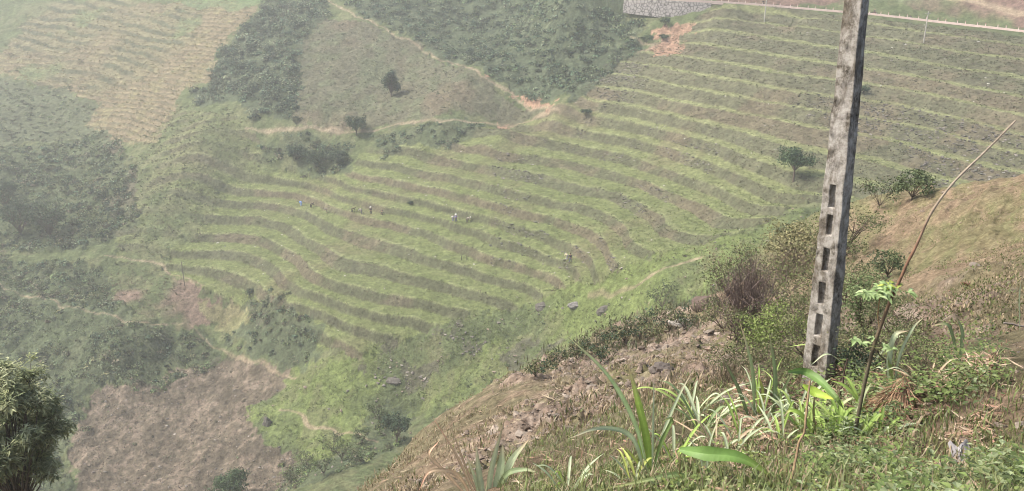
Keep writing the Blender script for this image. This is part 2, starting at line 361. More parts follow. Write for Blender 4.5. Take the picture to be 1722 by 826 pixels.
C = lambda *a: np.array(a, float)
def blend(col, m, c):
    m = np.asarray(m, float)[..., None]; return col * (1 - m) + np.asarray(c) * m
print('far grid')
NA, NR = 1360, 900
az = np.linspace(R(-46), R(46), NA); rr = np.exp(np.linspace(math.log(96), math.log(560), NR))
A_, R_ = np.meshgrid(az, rr, indexing='ij'); X = (np.sin(A_) * R_); Y = (np.cos(A_) * R_)
z, K, k0, f, a, T, Lf, dry, dg, tri, br, f2, amp, rows = far_z(X, Y, True)
n1 = fbm(X, Y, 18, 4, 40); n2 = fbm(X, Y, 4, 4, 41); n3 = fbm(X, Y, 1.1, 2, 42); n4 = fbm(X, Y, 45, 3, 43)
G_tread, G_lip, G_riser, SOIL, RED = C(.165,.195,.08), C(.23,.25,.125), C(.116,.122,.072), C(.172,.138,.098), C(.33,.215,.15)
col = np.zeros(X.shape + (3,)) + C(.115,.14,.068)
col = blend(col, smooth(-.2, .6, n2), C(.14,.15,.08))
ups = zone('ups', X, Y); col = blend(col, ups * smooth(-.4, .3, n1), C(.19,.13,.105)); col = blend(col, ups * smooth(.1, .5, n4) * .6, C(.13,.16,.09))
col = blend(col, zone('lslope', X, Y), C(.115,.13,.078))
col = blend(col, dry, C(.235,.195,.125)); col = blend(col, dry * smooth(.0, .7, n2) * .4, C(.20,.20,.09))
col = blend(col, dry * smooth(.0, .7, rows) * .75, C(.125,.12,.075)); col = blend(col, dg * np.clip(.75 + .9 * fbm(X, Y, 16, 2, 44), .1, .95), np.where((f2 > .68)[..., None], C(.10,.11,.068), C(.20,.185,.11)))
col = blend(col, dg * smooth(.2, .6, n1) * .6, C(.15,.19,.09))
col = blend(col, zone('green_top', X, Y) * .7, C(.13,.18,.09))
col = blend(col, tri, C(.13,.128,.085)); col = blend(col, tri * smooth(-.1, .5, n2) * .6, C(.105,.125,.07)); col = blend(col, tri * smooth(.2, .8, n1) * .4, C(.19,.14,.10))
col = blend(col, br, C(.16,.135,.10)); col = blend(col, br * smooth(.05, .6, n3 + n2 * .4) * .5, C(.235,.185,.145)); col = blend(col, br * smooth(.1, .6, -n2) * .5, C(.10,.085,.065))
b2 = zone('brown2', X, Y, 4) | (zone('F3', X, Y) & (n1 > .5)); col = blend(col, b2 * smooth(-.5, .2, n1 + .3 * n2), C(.20,.15,.115))
col = blend(col, zone('drygrass', X, Y, 4) * .8, C(.215,.21,.11))
md = zone('meadow', X, Y, 5) | zone('meadow2', X, Y, 5); col = blend(col, zone('meadow2', X, Y, 3) * smooth(.1, .5, n1 - n2 * .3) * .7, C(.17,.155,.09)); col = blend(col, md * smooth(-.7, .2, n1 + .5 * n2) * .95, C(.155,.195,.07)); col = blend(col, md * smooth(.3, .7, n2 + n3 * .3) * .5, C(.12,.115,.07))
for nme in ('bank', 'bank2', 'bank3'): col = blend(col, zone(nme, X, Y, 3) * smooth(-.5, .1, n2 + n3 * .5) * .8, C(.105,.10,.075))
# terraces
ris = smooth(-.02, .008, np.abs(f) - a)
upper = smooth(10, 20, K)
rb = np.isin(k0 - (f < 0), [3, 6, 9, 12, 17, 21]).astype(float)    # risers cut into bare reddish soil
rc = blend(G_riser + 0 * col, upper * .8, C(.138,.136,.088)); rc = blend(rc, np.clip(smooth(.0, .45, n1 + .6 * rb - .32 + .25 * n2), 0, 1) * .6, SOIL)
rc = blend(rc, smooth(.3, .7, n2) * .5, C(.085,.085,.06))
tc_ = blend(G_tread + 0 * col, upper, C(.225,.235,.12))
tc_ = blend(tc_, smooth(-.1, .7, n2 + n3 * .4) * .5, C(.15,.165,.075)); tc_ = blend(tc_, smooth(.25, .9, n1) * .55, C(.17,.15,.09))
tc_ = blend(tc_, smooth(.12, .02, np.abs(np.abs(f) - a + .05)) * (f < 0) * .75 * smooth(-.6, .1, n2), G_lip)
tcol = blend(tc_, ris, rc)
east = smooth(20, 70, X - (Y - 160) * .1) * smooth(15, 9, K)
tcol = blend(tcol, east * smooth(.0, .5, n1 + n2 * .5) * .5, C(.13,.135,.075))
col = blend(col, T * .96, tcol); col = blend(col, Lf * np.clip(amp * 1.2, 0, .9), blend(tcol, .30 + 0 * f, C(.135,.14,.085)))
for nme, dk in (('F1', .9), ('F2', .9), ('F3', .55), ('F4', .5), ('F5', .6), ('F6', .6), ('F7', .75), ('F8', .7)):
    col = blend(col, zone(nme, X, Y) * dk, C(.085,.105,.065))
for nme in ('red1', 'red2', 'red3', 'red4'): col = blend(col, zone(nme, X, Y, 2.5) & (n2 < .45), RED)
col = blend(col, (zone('F2', X, Y) * (n2 > .62)) * .5, C(.13,.15,.09))
pth = np.zeros(X.shape)
for pl, w_ in PATHW:
    d = dline(X + fbm(X, Y, 5, 2, 60) * .7, Y + fbm(X, Y, 5, 2, 61) * .7, pl); pm = smooth(w_ * 1.15, w_ * .45, d); pth = np.maximum(pth, pm)
    col = blend(col, pm * (.6 + .25 * smooth(-.4, .3, n2)), C(.31,.25,.175))
z = z - pth * .12
col = col * (1 + .16 * n3[..., None] + .10 * n2[..., None])
idx = np.arange(NA * NR).reshape(NA, NR)
Fq = np.stack([idx[:-1, :-1], idx[1:, :-1], idx[1:, 1:], idx[:-1, 1:]], -1).reshape(-1, 4)
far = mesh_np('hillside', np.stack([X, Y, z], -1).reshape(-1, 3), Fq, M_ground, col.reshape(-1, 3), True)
tag(far, kind='structure')

# ------------------------------------------------------------------ near slope (log-polar grid round the camera)
NP = [(1600,800,4.5),(1375,650,10),(1090,815,5),(1200,700,8.2),(1000,700,14),(900,700,18),(700,780,20.5),(620,822,22),(900,640,33),(1000,640,28),(1100,620,24),(1300,560,24),(1300,640,13),
 (1500,450,30),(1600,450,24),(1700,450,18),(1600,550,12),(1722,560,9.5),(1700,650,6.2),(1500,650,8.2),(1500,560,15),(1400,800,5),(1250,800,5),(900,800,9),(800,826,10),(1200,620,19),(1400,720,6.8),(1800,600,7),(1850,400,22),
 (1600,700,6),(1700,800,4),(1400,560,20),(560,850,26),(620,835,25.5),(700,748,25),(900,628,36),(1000,592,39),(1050,572,40),(1100,566,40),(1190,545,37),(1250,480,40),(1380,398,44),(1450,380,42),(1600,345,38),(1722,315,34)]
SIL = [(560,865,23),(620,815,24),(700,730,27),(800,665,34),(900,615,40),(1000,578,46),(1100,552,48),(1190,525,47),(1250,455,50),(1300,410,52),(1380,380,52),(1450,365,52),(1600,332,46),(1722,302,40),(1850,275,36)]
npts = []; nq = []
def addn(p):
    r = math.hypot(p[0], p[1]); npts.append((math.atan2(p[0], p[1]), math.log(r))); nq.append(p[2] / r)
for u, v, Yd in NP + SIL: addn(at_y(u, v, Yd))
for u, v, Yd in SIL:
    for m, dd in ((1.25, 6), (1.7, 12), (2.6, 15)):
        p = at_y(u, v, Yd); r = math.hypot(p[0], p[1]); dep = math.atan2(-p[2], r) + R(dd)
        q = p * m; q[2] = -r * m * math.tan(dep); addn(q)
for r in (.6, 1.2):
    for a_ in (-80, -40, 0, 40, 80): addn((r * math.sin(R(a_)), r * math.cos(R(a_)), -1.6 + .25 * r * math.sin(R(a_)) - .35 * r * math.cos(R(a_))))
for p in [(-3,2,-3.2),(-6,6,-7),(-1.5,3.5,-3.4),(-2,8,-6.6),(-6,14,-11.8),(-8,18,-15),(-14,22,-20),(-12,8,-11),(-30,10,-24),(-20,30,-30),(-40,45,-48),(-15,45,-42),(5,1,-.7),(12,4,-.5),(25,10,2),(30,25,-1),(-80,60,-85),(-60,20,-50),(60,20,8)]: addn(p)
_n = TPS(np.array(npts), np.array(nq), .0006)
Ng = Grid(lambda q: _n(q), R(-84), R(84), math.log(.5), math.log(140), .02, .03)
def near_s(x, y):
    r = np.hypot(x, y) + 1e-6; return Ng(np.arctan2(x, y), np.log(r)) * r
RK = None
def rockmask(x, y):
    # the bare, stony scar between the path of the spur and the scrub
    return smooth(.0, .35, fbm(x, y, 5, 3, 70) * .5 + .55 - np.abs((x - 4.5) / 9.0) ** 2 ) * smooth(9, 13, y) * smooth(62, 48, y)
def near_z(x, y):
    x = np.asarray(x, float); y = np.asarray(y, float); z = near_s(x, y); r = np.hypot(x, y)
    k = smooth(1, 12, r); rk = rockmask(x, y)
    z = z + fbm(x, y, 3.2, 4, 71) * (.04 + .22 * k) + fbm(x, y, .55, 3, 72) * (.025 + .045 * k)
    st = (near_s(x, y) + fbm(x, y, 4, 2, 73) * .5) / .55; fs = st - np.floor(st)
    z = z + rk * (np.abs(fbm(x, y, .9, 4, 74)) * .38 - .1 + np.abs(fbm(x, y, .3, 2, 79)) * .09 + .12 * (smooth(.0, .25, fs) - fs))
    ph = (near_s(x, y) * 1.0 + fbm(x, y, 5, 2, 75) * .4) / .5
    z = z + smooth(9, 16, x) * smooth(10, 16, y) * (.05 * np.sin(ph * 6.28) + .10 * np.abs(fbm(x * .6, near_s(x, y) * 4, .8, 3, 78)))
    return z
nhit_cache = {}
def nhit(u, v): return hit(u, v, near_z, 1.2, 130) if False else _nh(u, v)
def _nh(u, v):
    d = ray(u, v); Yv = np.exp(np.linspace(math.log(1.5), math.log(110), 900)); Q = d[None, :] * (Yv / d[1])[:, None]
    b = Q[:, 2] < near_z(Q[:, 0], Q[:, 1]); i = int(np.argmax(b)) if b.any() else 899
    return Q[i]
print('near grid')
NA2, NR2 = 1250, 760
az2 = np.linspace(R(-62), R(52), NA2); r2 = np.exp(np.linspace(math.log(.7), math.log(125), NR2))
A2, R2 = np.meshgrid(az2, r2, indexing='ij'); X2 = np.sin(A2) * R2; Y2 = np.cos(A2) * R2
z2 = near_z(X2, Y2); rk = rockmask(X2, Y2)
m1 = fbm(X2, Y2, 5, 4, 80); m2 = fbm(X2, Y2, .9, 4, 81); m3 = fbm(X2, Y2, .22, 3, 82)
c2 = np.zeros(X2.shape + (3,)) + C(.165,.145,.09)
c2 = blend(c2, smooth(-.2, .5, m2 + m1 * .4), C(.21,.165,.115))
c2 = blend(c2, rk * smooth(-.3, .3, m2 + .2), C(.235,.18,.14)); c2 = blend(c2, rk * smooth(.2, .6, m3 + m2 * .3) * .7, C(.27,.225,.185)); c2 = blend(c2, rk * smooth(.25, .6, m1 - m2 * .4) * .6, C(.15,.145,.07))
sk = fbm(X2 * .5, z2 * 5, 1.1, 4, 83); right = smooth(8, 14, X2 - (Y2 - 20) * .1) * smooth(8, 14, Y2)
c2 = blend(c2, right * .9, C(.19,.168,.092)); c2 = blend(c2, right * smooth(-.1, .7, m1 * .5 + sk) * .65, C(.265,.195,.135)); c2 = blend(c2, right * smooth(.1, .6, -sk) * .5, C(.18,.185,.09)); c2 = blend(c2, right * smooth(.35, .6, m3) * .35, C(.11,.10,.065))
c2 = blend(c2, smooth(6, 12, X2) * smooth(50, 36, Y2) * smooth(.3, .6, m1) * .4, C(.25,.175,.125))
fr = smooth(30, 23, Y2) * smooth(12, 17, Y2) * smooth(4, -3, X2); c2 = blend(c2, fr * .4 * smooth(-.4, .3, m1 + m2 * .5), C(.25,.18,.125))
gr = smooth(12, 7, R2); c2 = blend(c2, gr * .8, C(.15,.13,.08)); c2 = blend(c2, gr * smooth(.1, .5, m2) * .7, C(.24,.17,.12))
sc = smooth(44, 50, Y2 + m1 * 3); c2 = blend(c2, sc * .7, C(.12,.14,.07))
c2 *= (1 + .25 * m3[..., None])
idx = np.arange(NA2 * NR2).reshape(NA2, NR2)
Fq = np.stack([idx[:-1, :-1], idx[1:, :-1], idx[1:, 1:], idx[:-1, 1:]], -1).reshape(-1, 4)
near = mesh_np('near_slope', np.stack([X2, Y2, z2], -1).reshape(-1, 3), Fq, M_near, c2.reshape(-1, 3), True)
tag(near, kind='structure')

# ================================================================== OBJECTS
def on_far(u, v):
    p = hit(u, v); d = ray(u, v); Yv = np.arange(p[1] - 14, p[1] + 16, .12); Q = d[None, :] * (Yv / d[1])[:, None]
    b = Q[:, 2] < far_z(Q[:, 0], Q[:, 1]); return Q[int(np.argmax(b))] if b.any() else p
def put(p, f=far_z): return np.array([p[0], p[1], float(f(np.array([p[0]]), np.array([p[1]]))[0])])

# ---- road, kerb, posts, wall
def resample(pl, step):
    seg = np.linalg.norm(np.diff(pl, axis=0), axis=1); s = np.concatenate([[0], np.cumsum(seg)]); t = np.arange(0, s[-1], step)
    return np.stack([np.interp(t, s, pl[:, i]) for i in range(3)], 1)
rl = resample(road_pts, 1.0)
for _ in range(40): rl[1:-1] = (rl[:-2] + 2 * rl[1:-1] + rl[2:]) / 4
rd = np.gradient(rl[:, :2], axis=0); rd /= np.linalg.norm(rd, axis=1)[:, None]; rn = np.stack([-rd[:, 1], rd[:, 0]], 1); rn *= np.sign(rn[:, 1:2])
def ribbon(mb, o0, o1, z0, z1, c):
    a = np.c_[rl[:, :2] + rn * o0, rl[:, 2] + z0]; b = np.c_[rl[:, :2] + rn * o1, rl[:, 2] + z1]; n_ = len(rl)
    i = np.arange(n_ - 1); mb.add(np.vstack([a, b]), np.stack([i, i + 1, n_ + i + 1, n_ + i], 1), c)
mb = MB(); ribbon(mb, .2, 6.0, .03, .03, C(.30,.25,.23)); ribbon(mb, 6.0, 6.4, .03, -.4, C(.25,.2,.17))
M_road = material('road_surface', 1, .03, var=.15, scale=.8, bump=.02, bscale=4)
tag(mb.build('road', M_road), kind='structure')
mb = MB(); ribbon(mb, -.2, -.2, -.5, .48, C(.60,.47,.43)); ribbon(mb, -.2, .2, .48, .48, C(.60,.48,.44)); ribbon(mb, .2, .2, .48, .0, C(.45,.4,.38))
tag(mb.build('kerb', M_road), 'long pale pinkish concrete kerb along the outer edge of the hill road', 'kerb')
i0 = int(np.argmin(np.abs(rl[:, 0] - at_y(1170, 3, 268)[0])))
post0 = None; k = 0; s_ = 0; base = i0
for i in range(i0, len(rl) - 3, 1):
    if (i - i0) % 5 not in (0, 3): continue
    if post0 is None:
        mb = MB(); mb.box((-.09, -.09, .0), (.09, .09, .50), C(.60,.50,.46)); mb.box((-.088, -.088, .50), (.088, .088, .66), C(.42,.2,.17)); mb.box((-.07, -.07, .66), (.07, .07, .70), C(.55,.45,.42))
        post0 = o = mb.build('guard_post', M_road)
    else:
        o = post0.copy(); COL.objects.link(o)
    o.location = (float(rl[i, 0]), float(rl[i, 1]), float(rl[i, 2] + .48)); o.rotation_euler.z = math.atan2(rd[i, 1], rd[i, 0])
    tag(o, 'small pale concrete guard post with reddish band on the road kerb', 'guard post', 'guard posts along the road kerb')
# retaining wall of stone below the road's left end
M_wall = material('stone_masonry', .95, .1, var=.2, scale=1.2, bump=.12, bscale=2.2)
nn = M_wall.node_tree.nodes; ll = M_wall.node_tree.links; vo = nn.new('ShaderNodeTexVoronoi'); vo.feature = 'DISTANCE_TO_EDGE'; vo.inputs['Scale'].default_value = 1.0
tcw = nn.new('ShaderNodeTexCoord'); ll.new(tcw.outputs['Object'], vo.inputs['Vector']); rw = nn.new('ShaderNodeMapRange'); rw.inputs[1].default_value = 0; rw.inputs[2].default_value = .14; rw.inputs[3].default_value = .18; rw.inputs[4].default_value = 1
ll.new(vo.outputs['Distance'], rw.inputs[0]); mw = nn.new('ShaderNodeMix'); mw.data_type = 'RGBA'; mw.blend_type = 'MULTIPLY'; mw.inputs[0].default_value = 1
pb = nn['Principled BSDF']; srcl = pb.inputs['Base Color'].links[0].from_socket; ll.new(srcl, mw.inputs[6]); ll.new(rw.outputs[0], mw.inputs[7]); ll.new(mw.outputs[2], pb.inputs['Base Color'])
mb = MB(); j0 = int(np.argmin(np.abs(rl[:, 0] - at_y(1052, -8, 276)[0]))); j1 = int(np.argmin(np.abs(rl[:, 0] - at_y(1196, 8, 267)[0])))
for i in range(j0, j1):
    f0 = 1 - (i - j0) / (j1 - j0); f1 = 1 - (i + 1 - j0) / (j1 - j0)
    for (za, zb, oa, ob) in ((-.2, -2.2, -.3, -.5), (-2.2, -5.5, -.9, -1.2)):
        def pt(q, o, zz, ff): return [rl[q, 0] + rn[q, 0] * o, rl[q, 1] + rn[q, 1] * o, rl[q, 2] + zz]
        fa = fb = 1
        mb.add([pt(i, oa, za * 1, 1), pt(i + 1, oa, za * 1, 1), pt(i + 1, ob, zb * fb, 1), pt(i, ob, zb * fa, 1)], [[0, 1, 2, 3]], C(.42,.385,.36))
    mb.add([pt(i, -.5, -2.19, 1), pt(i + 1, -.5, -2.19, 1), pt(i + 1, -.9, -2.2, 1), pt(i, -.9, -2.2, 1)], [[0, 1, 2, 3]], C(.42,.38,.36))
tag(mb.build('retaining_wall', M_wall), 'grey stone retaining wall with a ledge below the left end of the road', 'wall')

# ---- far utility poles
def far_pole(u, v, H, r, c, label, arm=True, lean=(0, 0)):
    p = on_far(u, v); e = empty('utility_pole', p, label, 'utility pole')
    mb = MB(); mb.tube([(0, 0, -.5), (lean[0] * .5, 0, H * .5), (lean[0], lean[1], H)], [r, r * .85, r * .65], c, 8); mb.build('post', M_stone, e)
    if arm: mb = MB(); mb.box((-.7 + lean[0], -.06, H - .6), (.7 + lean[0], .06, H - .48), c * .8); mb.build('crossarm', M_stone, e)
    return e
far_pole(1285, 37, 8.4, .17, C(.42,.40,.37), 'pale concrete utility pole standing below the kerb left of the near pole', True, (.15, 0))
far_pole(1553, 72, 7.6, .16, C(.42,.39,.36), 'pale concrete utility pole below the kerb at the upper right', True, (.12, 0))
far_pole(311, 482, 6.6, .12, C(.20,.17,.14), 'thin dark wooden pole on the lowest bright green terrace', False, (-.15, 0))

# ---- leafy stuff on the far slopes
def dome(n, r, rx=1, rz=1):
    d = unit(r.normal(size=(n, 3))); d[:, 2] = np.abs(d[:, 2]) * 1.0 - .05; return d
def clumps(name, xy, zf, rad, hgt, nleaf, lsize, cols, mat, seed, up=.35, aspect=.6, tall=0):
    r = np.random.default_rng(seed); n = len(xy); z_ = zf(xy[:, 0], xy[:, 1])
    cr = r.uniform(rad[0], rad[1], n); ch = cr * r.uniform(hgt[0], hgt[1], n)
    ci = r.integers(0, len(cols), n); base = np.array(cols)[ci] * r.uniform(.5, 1.6, (n, 1))
    d = dome(n * nleaf, r).reshape(n, nleaf, 3); rr_ = r.uniform(.55, 1.08, (n, nleaf, 1))
    lob = 1 + .25 * np.sin(np.arctan2(d[..., 1], d[..., 0]) * 3 + r.uniform(0, 6, (n, 1)))[..., None]
    P_ = d * rr_ * lob * np.stack([cr, cr, ch], 1)[:, None, :]
    ctr = np.c_[xy, z_][:, None, :] + P_
    c = np.repeat(base[:, None, :], nleaf, 1) * r.uniform(.45, 1.75, (n, nleaf, 1))
    c[..., 0] *= r.uniform(.85, 1.2, (n, nleaf))
    V, F, cc = leaf_cards(ctr.reshape(-1, 3), (r.uniform(lsize[0], lsize[1], (n, 1)) * np.ones((1, nleaf))).ravel(), c.reshape(-1, 3), up, aspect, seed, d.reshape(-1, 3))
    return V, F, cc
def in_zone(nme, dens, seed, wx=4.0, filt=None):
    pg = PG[nme]; r = np.random.default_rng(seed); lo = pg.min(0); hi = pg.max(0)
    lo = np.maximum(lo, [-330, 96]); hi = np.minimum(hi, [330, 470])
    n = int((hi - lo).prod() * dens); xy = r.uniform(lo, hi, (n, 2)); m = zone(nme, xy[:, 0], xy[:, 1], wx)
    el = np.abs(np.arctan2(xy[:, 0], xy[:, 1])) < R(42); m &= el
    if filt is not None: m &= filt(xy[:, 0], xy[:, 1])
    for pl, w_ in PATHW: m[m] &= dline(xy[m, 0], xy[m, 1], pl) > w_ + .9
    return xy[m]
DK = [C(.052,.082,.05), C(.075,.108,.065), C(.10,.132,.078), C(.062,.095,.06), C(.125,.15,.095)]
MD = [C(.085,.115,.055), C(.10,.13,.06), C(.075,.10,.055), C(.12,.13,.07), C(.11,.105,.07)]
GR = [C(.12,.16,.06), C(.14,.175,.07), C(.13,.14,.075), C(.10,.14,.06)]
def stuff(nme, lst, mat=M_leaf):
    n_ = 0; Vs = []; Fs = []; Cs = []
    for V, F, c in lst: Vs.append(V); Fs.append(F + n_); Cs.append(c); n_ += len(V)
    o = mesh_np(nme, np.vstack(Vs), np.vstack(Fs), mat, np.vstack(Cs)); return tag(o, kind='stuff')
print('scrub')
nzf = lambda s, t: (lambda x, y: fbm(x, y, 11, 3, s) > t)
x1 = in_zone('F1', .17, 1); x2 = in_zone('F2', .20, 2)
stuff('dense_scrub', [clumps('', x1, far_z, (1.2, 3.0), (.6, 1.1), 85, (.5, .9), DK + [C(.14,.165,.10)], None, 11), clumps('', x2, far_z, (.9, 2.3), (.45, .95), 36, (.5, .9), DK + [MD[0]], None, 12),
   clumps('', in_zone('F4', .30, 3), far_z, (.8, 2.0), (.6, 1.1), 40, (.45, .75), DK + MD, None, 13), clumps('', in_zone('F5', .30, 4), far_z, (.7, 1.6), (.5, 1.0), 36, (.4, .7), DK, None, 14)])
stuff('hillside_scrub', [clumps('', in_zone('F3', .3, 5, filt=nzf(301, -.6)), far_z, (.7, 2.0), (.5, 1.0), 36, (.4, .75), DK + MD, None, 15),
   clumps('', in_zone('F6', .34, 6, filt=nzf(302, -.5)), far_z, (.6, 1.7), (.45, .95), 34, (.35, .65), DK[1:] + MD, None, 16),
   clumps('', in_zone('F7', .45, 7), far_z, (.5, 1.4), (.5, 1.1), 34, (.32, .55), DK[2:] + MD, None, 17),
   clumps('', in_zone('F8', .40, 8, filt=nzf(303, -.5)), far_z, (.4, 1.2), (.5, 1.1), 34, (.3, .5), MD + GR, None, 18),
   clumps('', in_zone('left_terr', .025, 51), far_z, (.4, 1.0), (.4, .9), 26, (.3, .5), MD, None, 52), clumps('', in_zone('tri', .012, 53), far_z, (.4, 1.2), (.4, .9), 26, (.3, .5), MD, None, 54), clumps('', in_zone('meadow2', .02, 55), far_z, (.3, .9), (.4, .9), 26, (.25, .4), MD, None, 56),
   clumps('', in_zone('brown', .02, 57), far_z, (.25, .7), (.3, .7), 20, (.2, .35), MD + [C(.12,.1,.075)], None, 58), clumps('', in_zone('dry', .006, 59), far_z, (.4, 1.), (.4, .9), 24, (.3, .5), MD, None, 62),
   clumps('', in_zone('lslope', .2, 9), far_z, (.5, 1.3), (.3, .7), 24, (.35, .6), MD, None, 19)])
# grass tufts: terraces, meadow, rough pasture
def tufts(xy, zf, n, h, wd, cols, seed, spread=.25):
    r = np.random.default_rng(seed); m = len(xy); z_ = zf(xy[:, 0], xy[:, 1])
    b = np.repeat(np.c_[xy, z_ - .03], n, 0); b[:, :2] += r.normal(size=(m * n, 2)) * spread
    a = r.uniform(0, 6.283, m * n); hh = r.uniform(h[0], h[1], m * n); ln = r.uniform(.15, .9, m * n) * hh
    tip = b + np.c_[np.cos(a) * ln, np.sin(a) * ln, hh]; mid = b + np.c_[np.cos(a) * ln * .3, np.sin(a) * ln * .3, hh * .62]
    s = np.c_[-np.sin(a), np.cos(a), 0 * a] * (wd * r.uniform(.6, 1.3, m * n))[:, None]
    V = np.stack([b, mid + s, tip, mid - s], 1).reshape(-1, 3)
    c = np.array(cols)[r.integers(0, len(cols), m)]; c = np.repeat(c, n, 0) * r.uniform(.7, 1.3, (m * n, 1))
    return V, np.arange(4 * m * n).reshape(-1, 4), np.repeat(c, 4, 0)
def ris_f(x, y):
    _, _, f_, a_, _ = terr_parts(x, y); return (np.abs(f_) > a_ - .04)
def tread_f(x, y): return ~ris_f(x, y)
tg = [C(.15,.19,.065), C(.17,.215,.07), C(.18,.195,.09), C(.13,.165,.06)]; rg = [C(.105,.122,.06), C(.12,.128,.07), C(.145,.138,.085), C(.09,.1,.055), C(.14,.105,.072)]
stuff('terrace_grass', [tufts(in_zone('terr', 1.1, 21, .5, ris_f), far_z, 5, (.1, .34), .10, rg, 21), tufts(in_zone('terr', .8, 22, .5, tread_f), far_z, 5, (.08, .22), .09, tg, 22),
   tufts(in_zone('left_terr', .6, 23), far_z, 5, (.2, .5), .11, rg + tg[:1], 23), tufts(in_zone('meadow', 1.0, 24), far_z, 5, (.15, .4), .09, tg, 24), tufts(in_zone('meadow2', 1.0, 25), far_z, 5, (.15, .4), .09, tg + rg[:2], 25)])
stuff('pasture_grass', [tufts(in_zone('tri', .5, 26), far_z, 5, (.15, .4), .12, [C(.13,.125,.08), C(.115,.12,.075), C(.145,.135,.09)], 26), tufts(in_zone('dry', .4, 27), far_z, 4, (.2, .5), .14, [C(.27,.215,.12), C(.22,.19,.10), C(.2,.2,.09)], 27),
   tufts(in_zone('brown', .8, 28), far_z, 4, (.08, .3), .12, [C(.20,.15,.12), C(.26,.2,.16), C(.13,.10,.08), C(.15,.16,.09)], 28, .4), tufts(in_zone('brown2', .8, 29), far_z, 4, (.15, .45), .11, [C(.18,.14,.10), C(.14,.14,.08), C(.21,.17,.12)], 29),
   tufts(in_zone('F6', .5, 30), far_z, 5, (.2, .6), .12, MD + GR, 30), tufts(in_zone('F3', .4, 31), far_z, 5, (.2, .6), .14, MD, 31)])
# stones
def stones(P_, size, cols, seed, flat=.6):
    r = np.random.default_rng(seed); t = (1 + 5 ** .5) / 2
    b = np.array([(-1,t,0),(1,t,0),(-1,-t,0),(1,-t,0),(0,-1,t),(0,1,t),(0,-1,-t),(0,1,-t),(t,0,-1),(t,0,1),(-t,0,-1),(-t,0,1)]) / 1.9
    Fi = np.array([(0,11,5),(0,5,1),(0,1,7),(0,7,10),(0,10,11),(1,5,9),(5,11,4),(11,10,2),(10,7,6),(7,1,8),(3,9,4),(3,4,2),(3,2,6),(3,6,8),(3,8,9),(4,9,5),(2,4,11),(6,2,10),(8,6,7),(9,8,1)])
    n = len(P_); V = b[None] * r.uniform(.55, 1.3, (n, 12, 1)) * np.stack([r.uniform(.7, 1.5, n), r.uniform(.5, 1, n), r.uniform(flat * .5, flat, n)], 1)[:, None, :]
    a = r.uniform(0, 6.28, n); ca, sa = np.cos(a)[:, None], np.sin(a)[:, None]
    tl = r.normal(0, .35, n)[:, None]; y_ = V[..., 1] * np.cos(tl) - V[..., 2] * np.sin(tl); z_ = V[..., 1] * np.sin(tl) + V[..., 2] * np.cos(tl)
    V = np.stack([V[..., 0] * ca - y_ * sa, V[..., 0] * sa + y_ * ca, z_], -1)
    V = V * (np.broadcast_to(size, (n,)) * .5)[:, None, None] + P_[:, None, :]
    c = np.array(cols)[r.integers(0, len(cols), n)] * r.uniform(.7, 1.25, (n, 1))
    return V.reshape(-1, 3), (Fi[None] + 12 * np.arange(n)[:, None, None]).reshape(-1, 3), np.repeat(c, 12, 0)
SC = [C(.20,.18,.16), C(.28,.25,.22), C(.15,.135,.12), C(.24,.19,.15)]
def fst(zn, dens, sz, seed, filt=None, cols=SC):
    xy = in_zone(zn, dens, seed, 1, filt); r = np.random.default_rng(seed); s = r.uniform(sz[0], sz[1], len(xy)) ** 1.0
    return stones(np.c_[xy, far_z(xy[:, 0], xy[:, 1]) + s * .1], s, cols, seed)
rockf = lambda x, y: (fbm(x, y, 14, 3, 310) > .15) & (x > -5) & ris_f(x, y) & (Ks(x, y) < 20)
stuff('terrace_stones', [fst('terr', 1.6, (.25, .8), 41, rockf, SC[::2] + [C(.11,.11,.09)]), fst('terr', .012, (.25, .6), 42, None, [C(.5,.48,.44), C(.38,.36,.32)]), fst('brown', .16, (.15, .7), 43, None, SC + [C(.1,.085,.07)]),
   fst('meadow', .035, (.25, .9), 44), fst('meadow2', .05, (.25, .9), 45), fst('red1', .5, (.3, .9), 46, None, [C(.4,.3,.22), C(.3,.22,.17)]), fst('F8', .05, (.3, .8), 47), fst('bank', .5, (.3, 1.1), 48), fst('bank2', 1.2, (.3, .9), 49, None, SC[::2]), fst('brown', .5, (.12, .45), 147, None, [C(.09,.075,.06), C(.24,.19,.15), C(.14,.11,.085)])], M_stone)

# ---- single boulders
def boulder(p, s, c, label, name='boulder', seed=0, group=None, sub=3):
    bm = bmesh.new(); bmesh.ops.create_icosphere(bm, subdivisions=sub, radius=.5); r = np.random.default_rng(seed)
    off = r.uniform(0, 50, 3)
    for v in bm.verts:
        c_ = np.array(v.co); q = c_ * 2.2 + off
        dsp = 1 + .30 * float(vnoise(np.array([q[0] + q[2]]), np.array([q[1] - q[2]]), seed)[0]) + .12 * float(vnoise(np.array([q[0] * 3]), np.array([q[1] * 3 + q[2] * 3]), seed + 1)[0])
        v.co = v.co * dsp
        v.co.x *= s[0]; v.co.y *= s[1]; v.co.z *= s[2]
    V = np.array([v.co[:] for v in bm.verts]); F = np.array([[v.index for v in f.verts] for f in bm.faces]); bm.free()
    o = mesh_np(name, V, F, M_stone, c, False, None, np.asarray(p) - [0, 0, s[2] * .12]); return tag(o, label, 'boulder' if name == 'boulder' else 'rock', group)
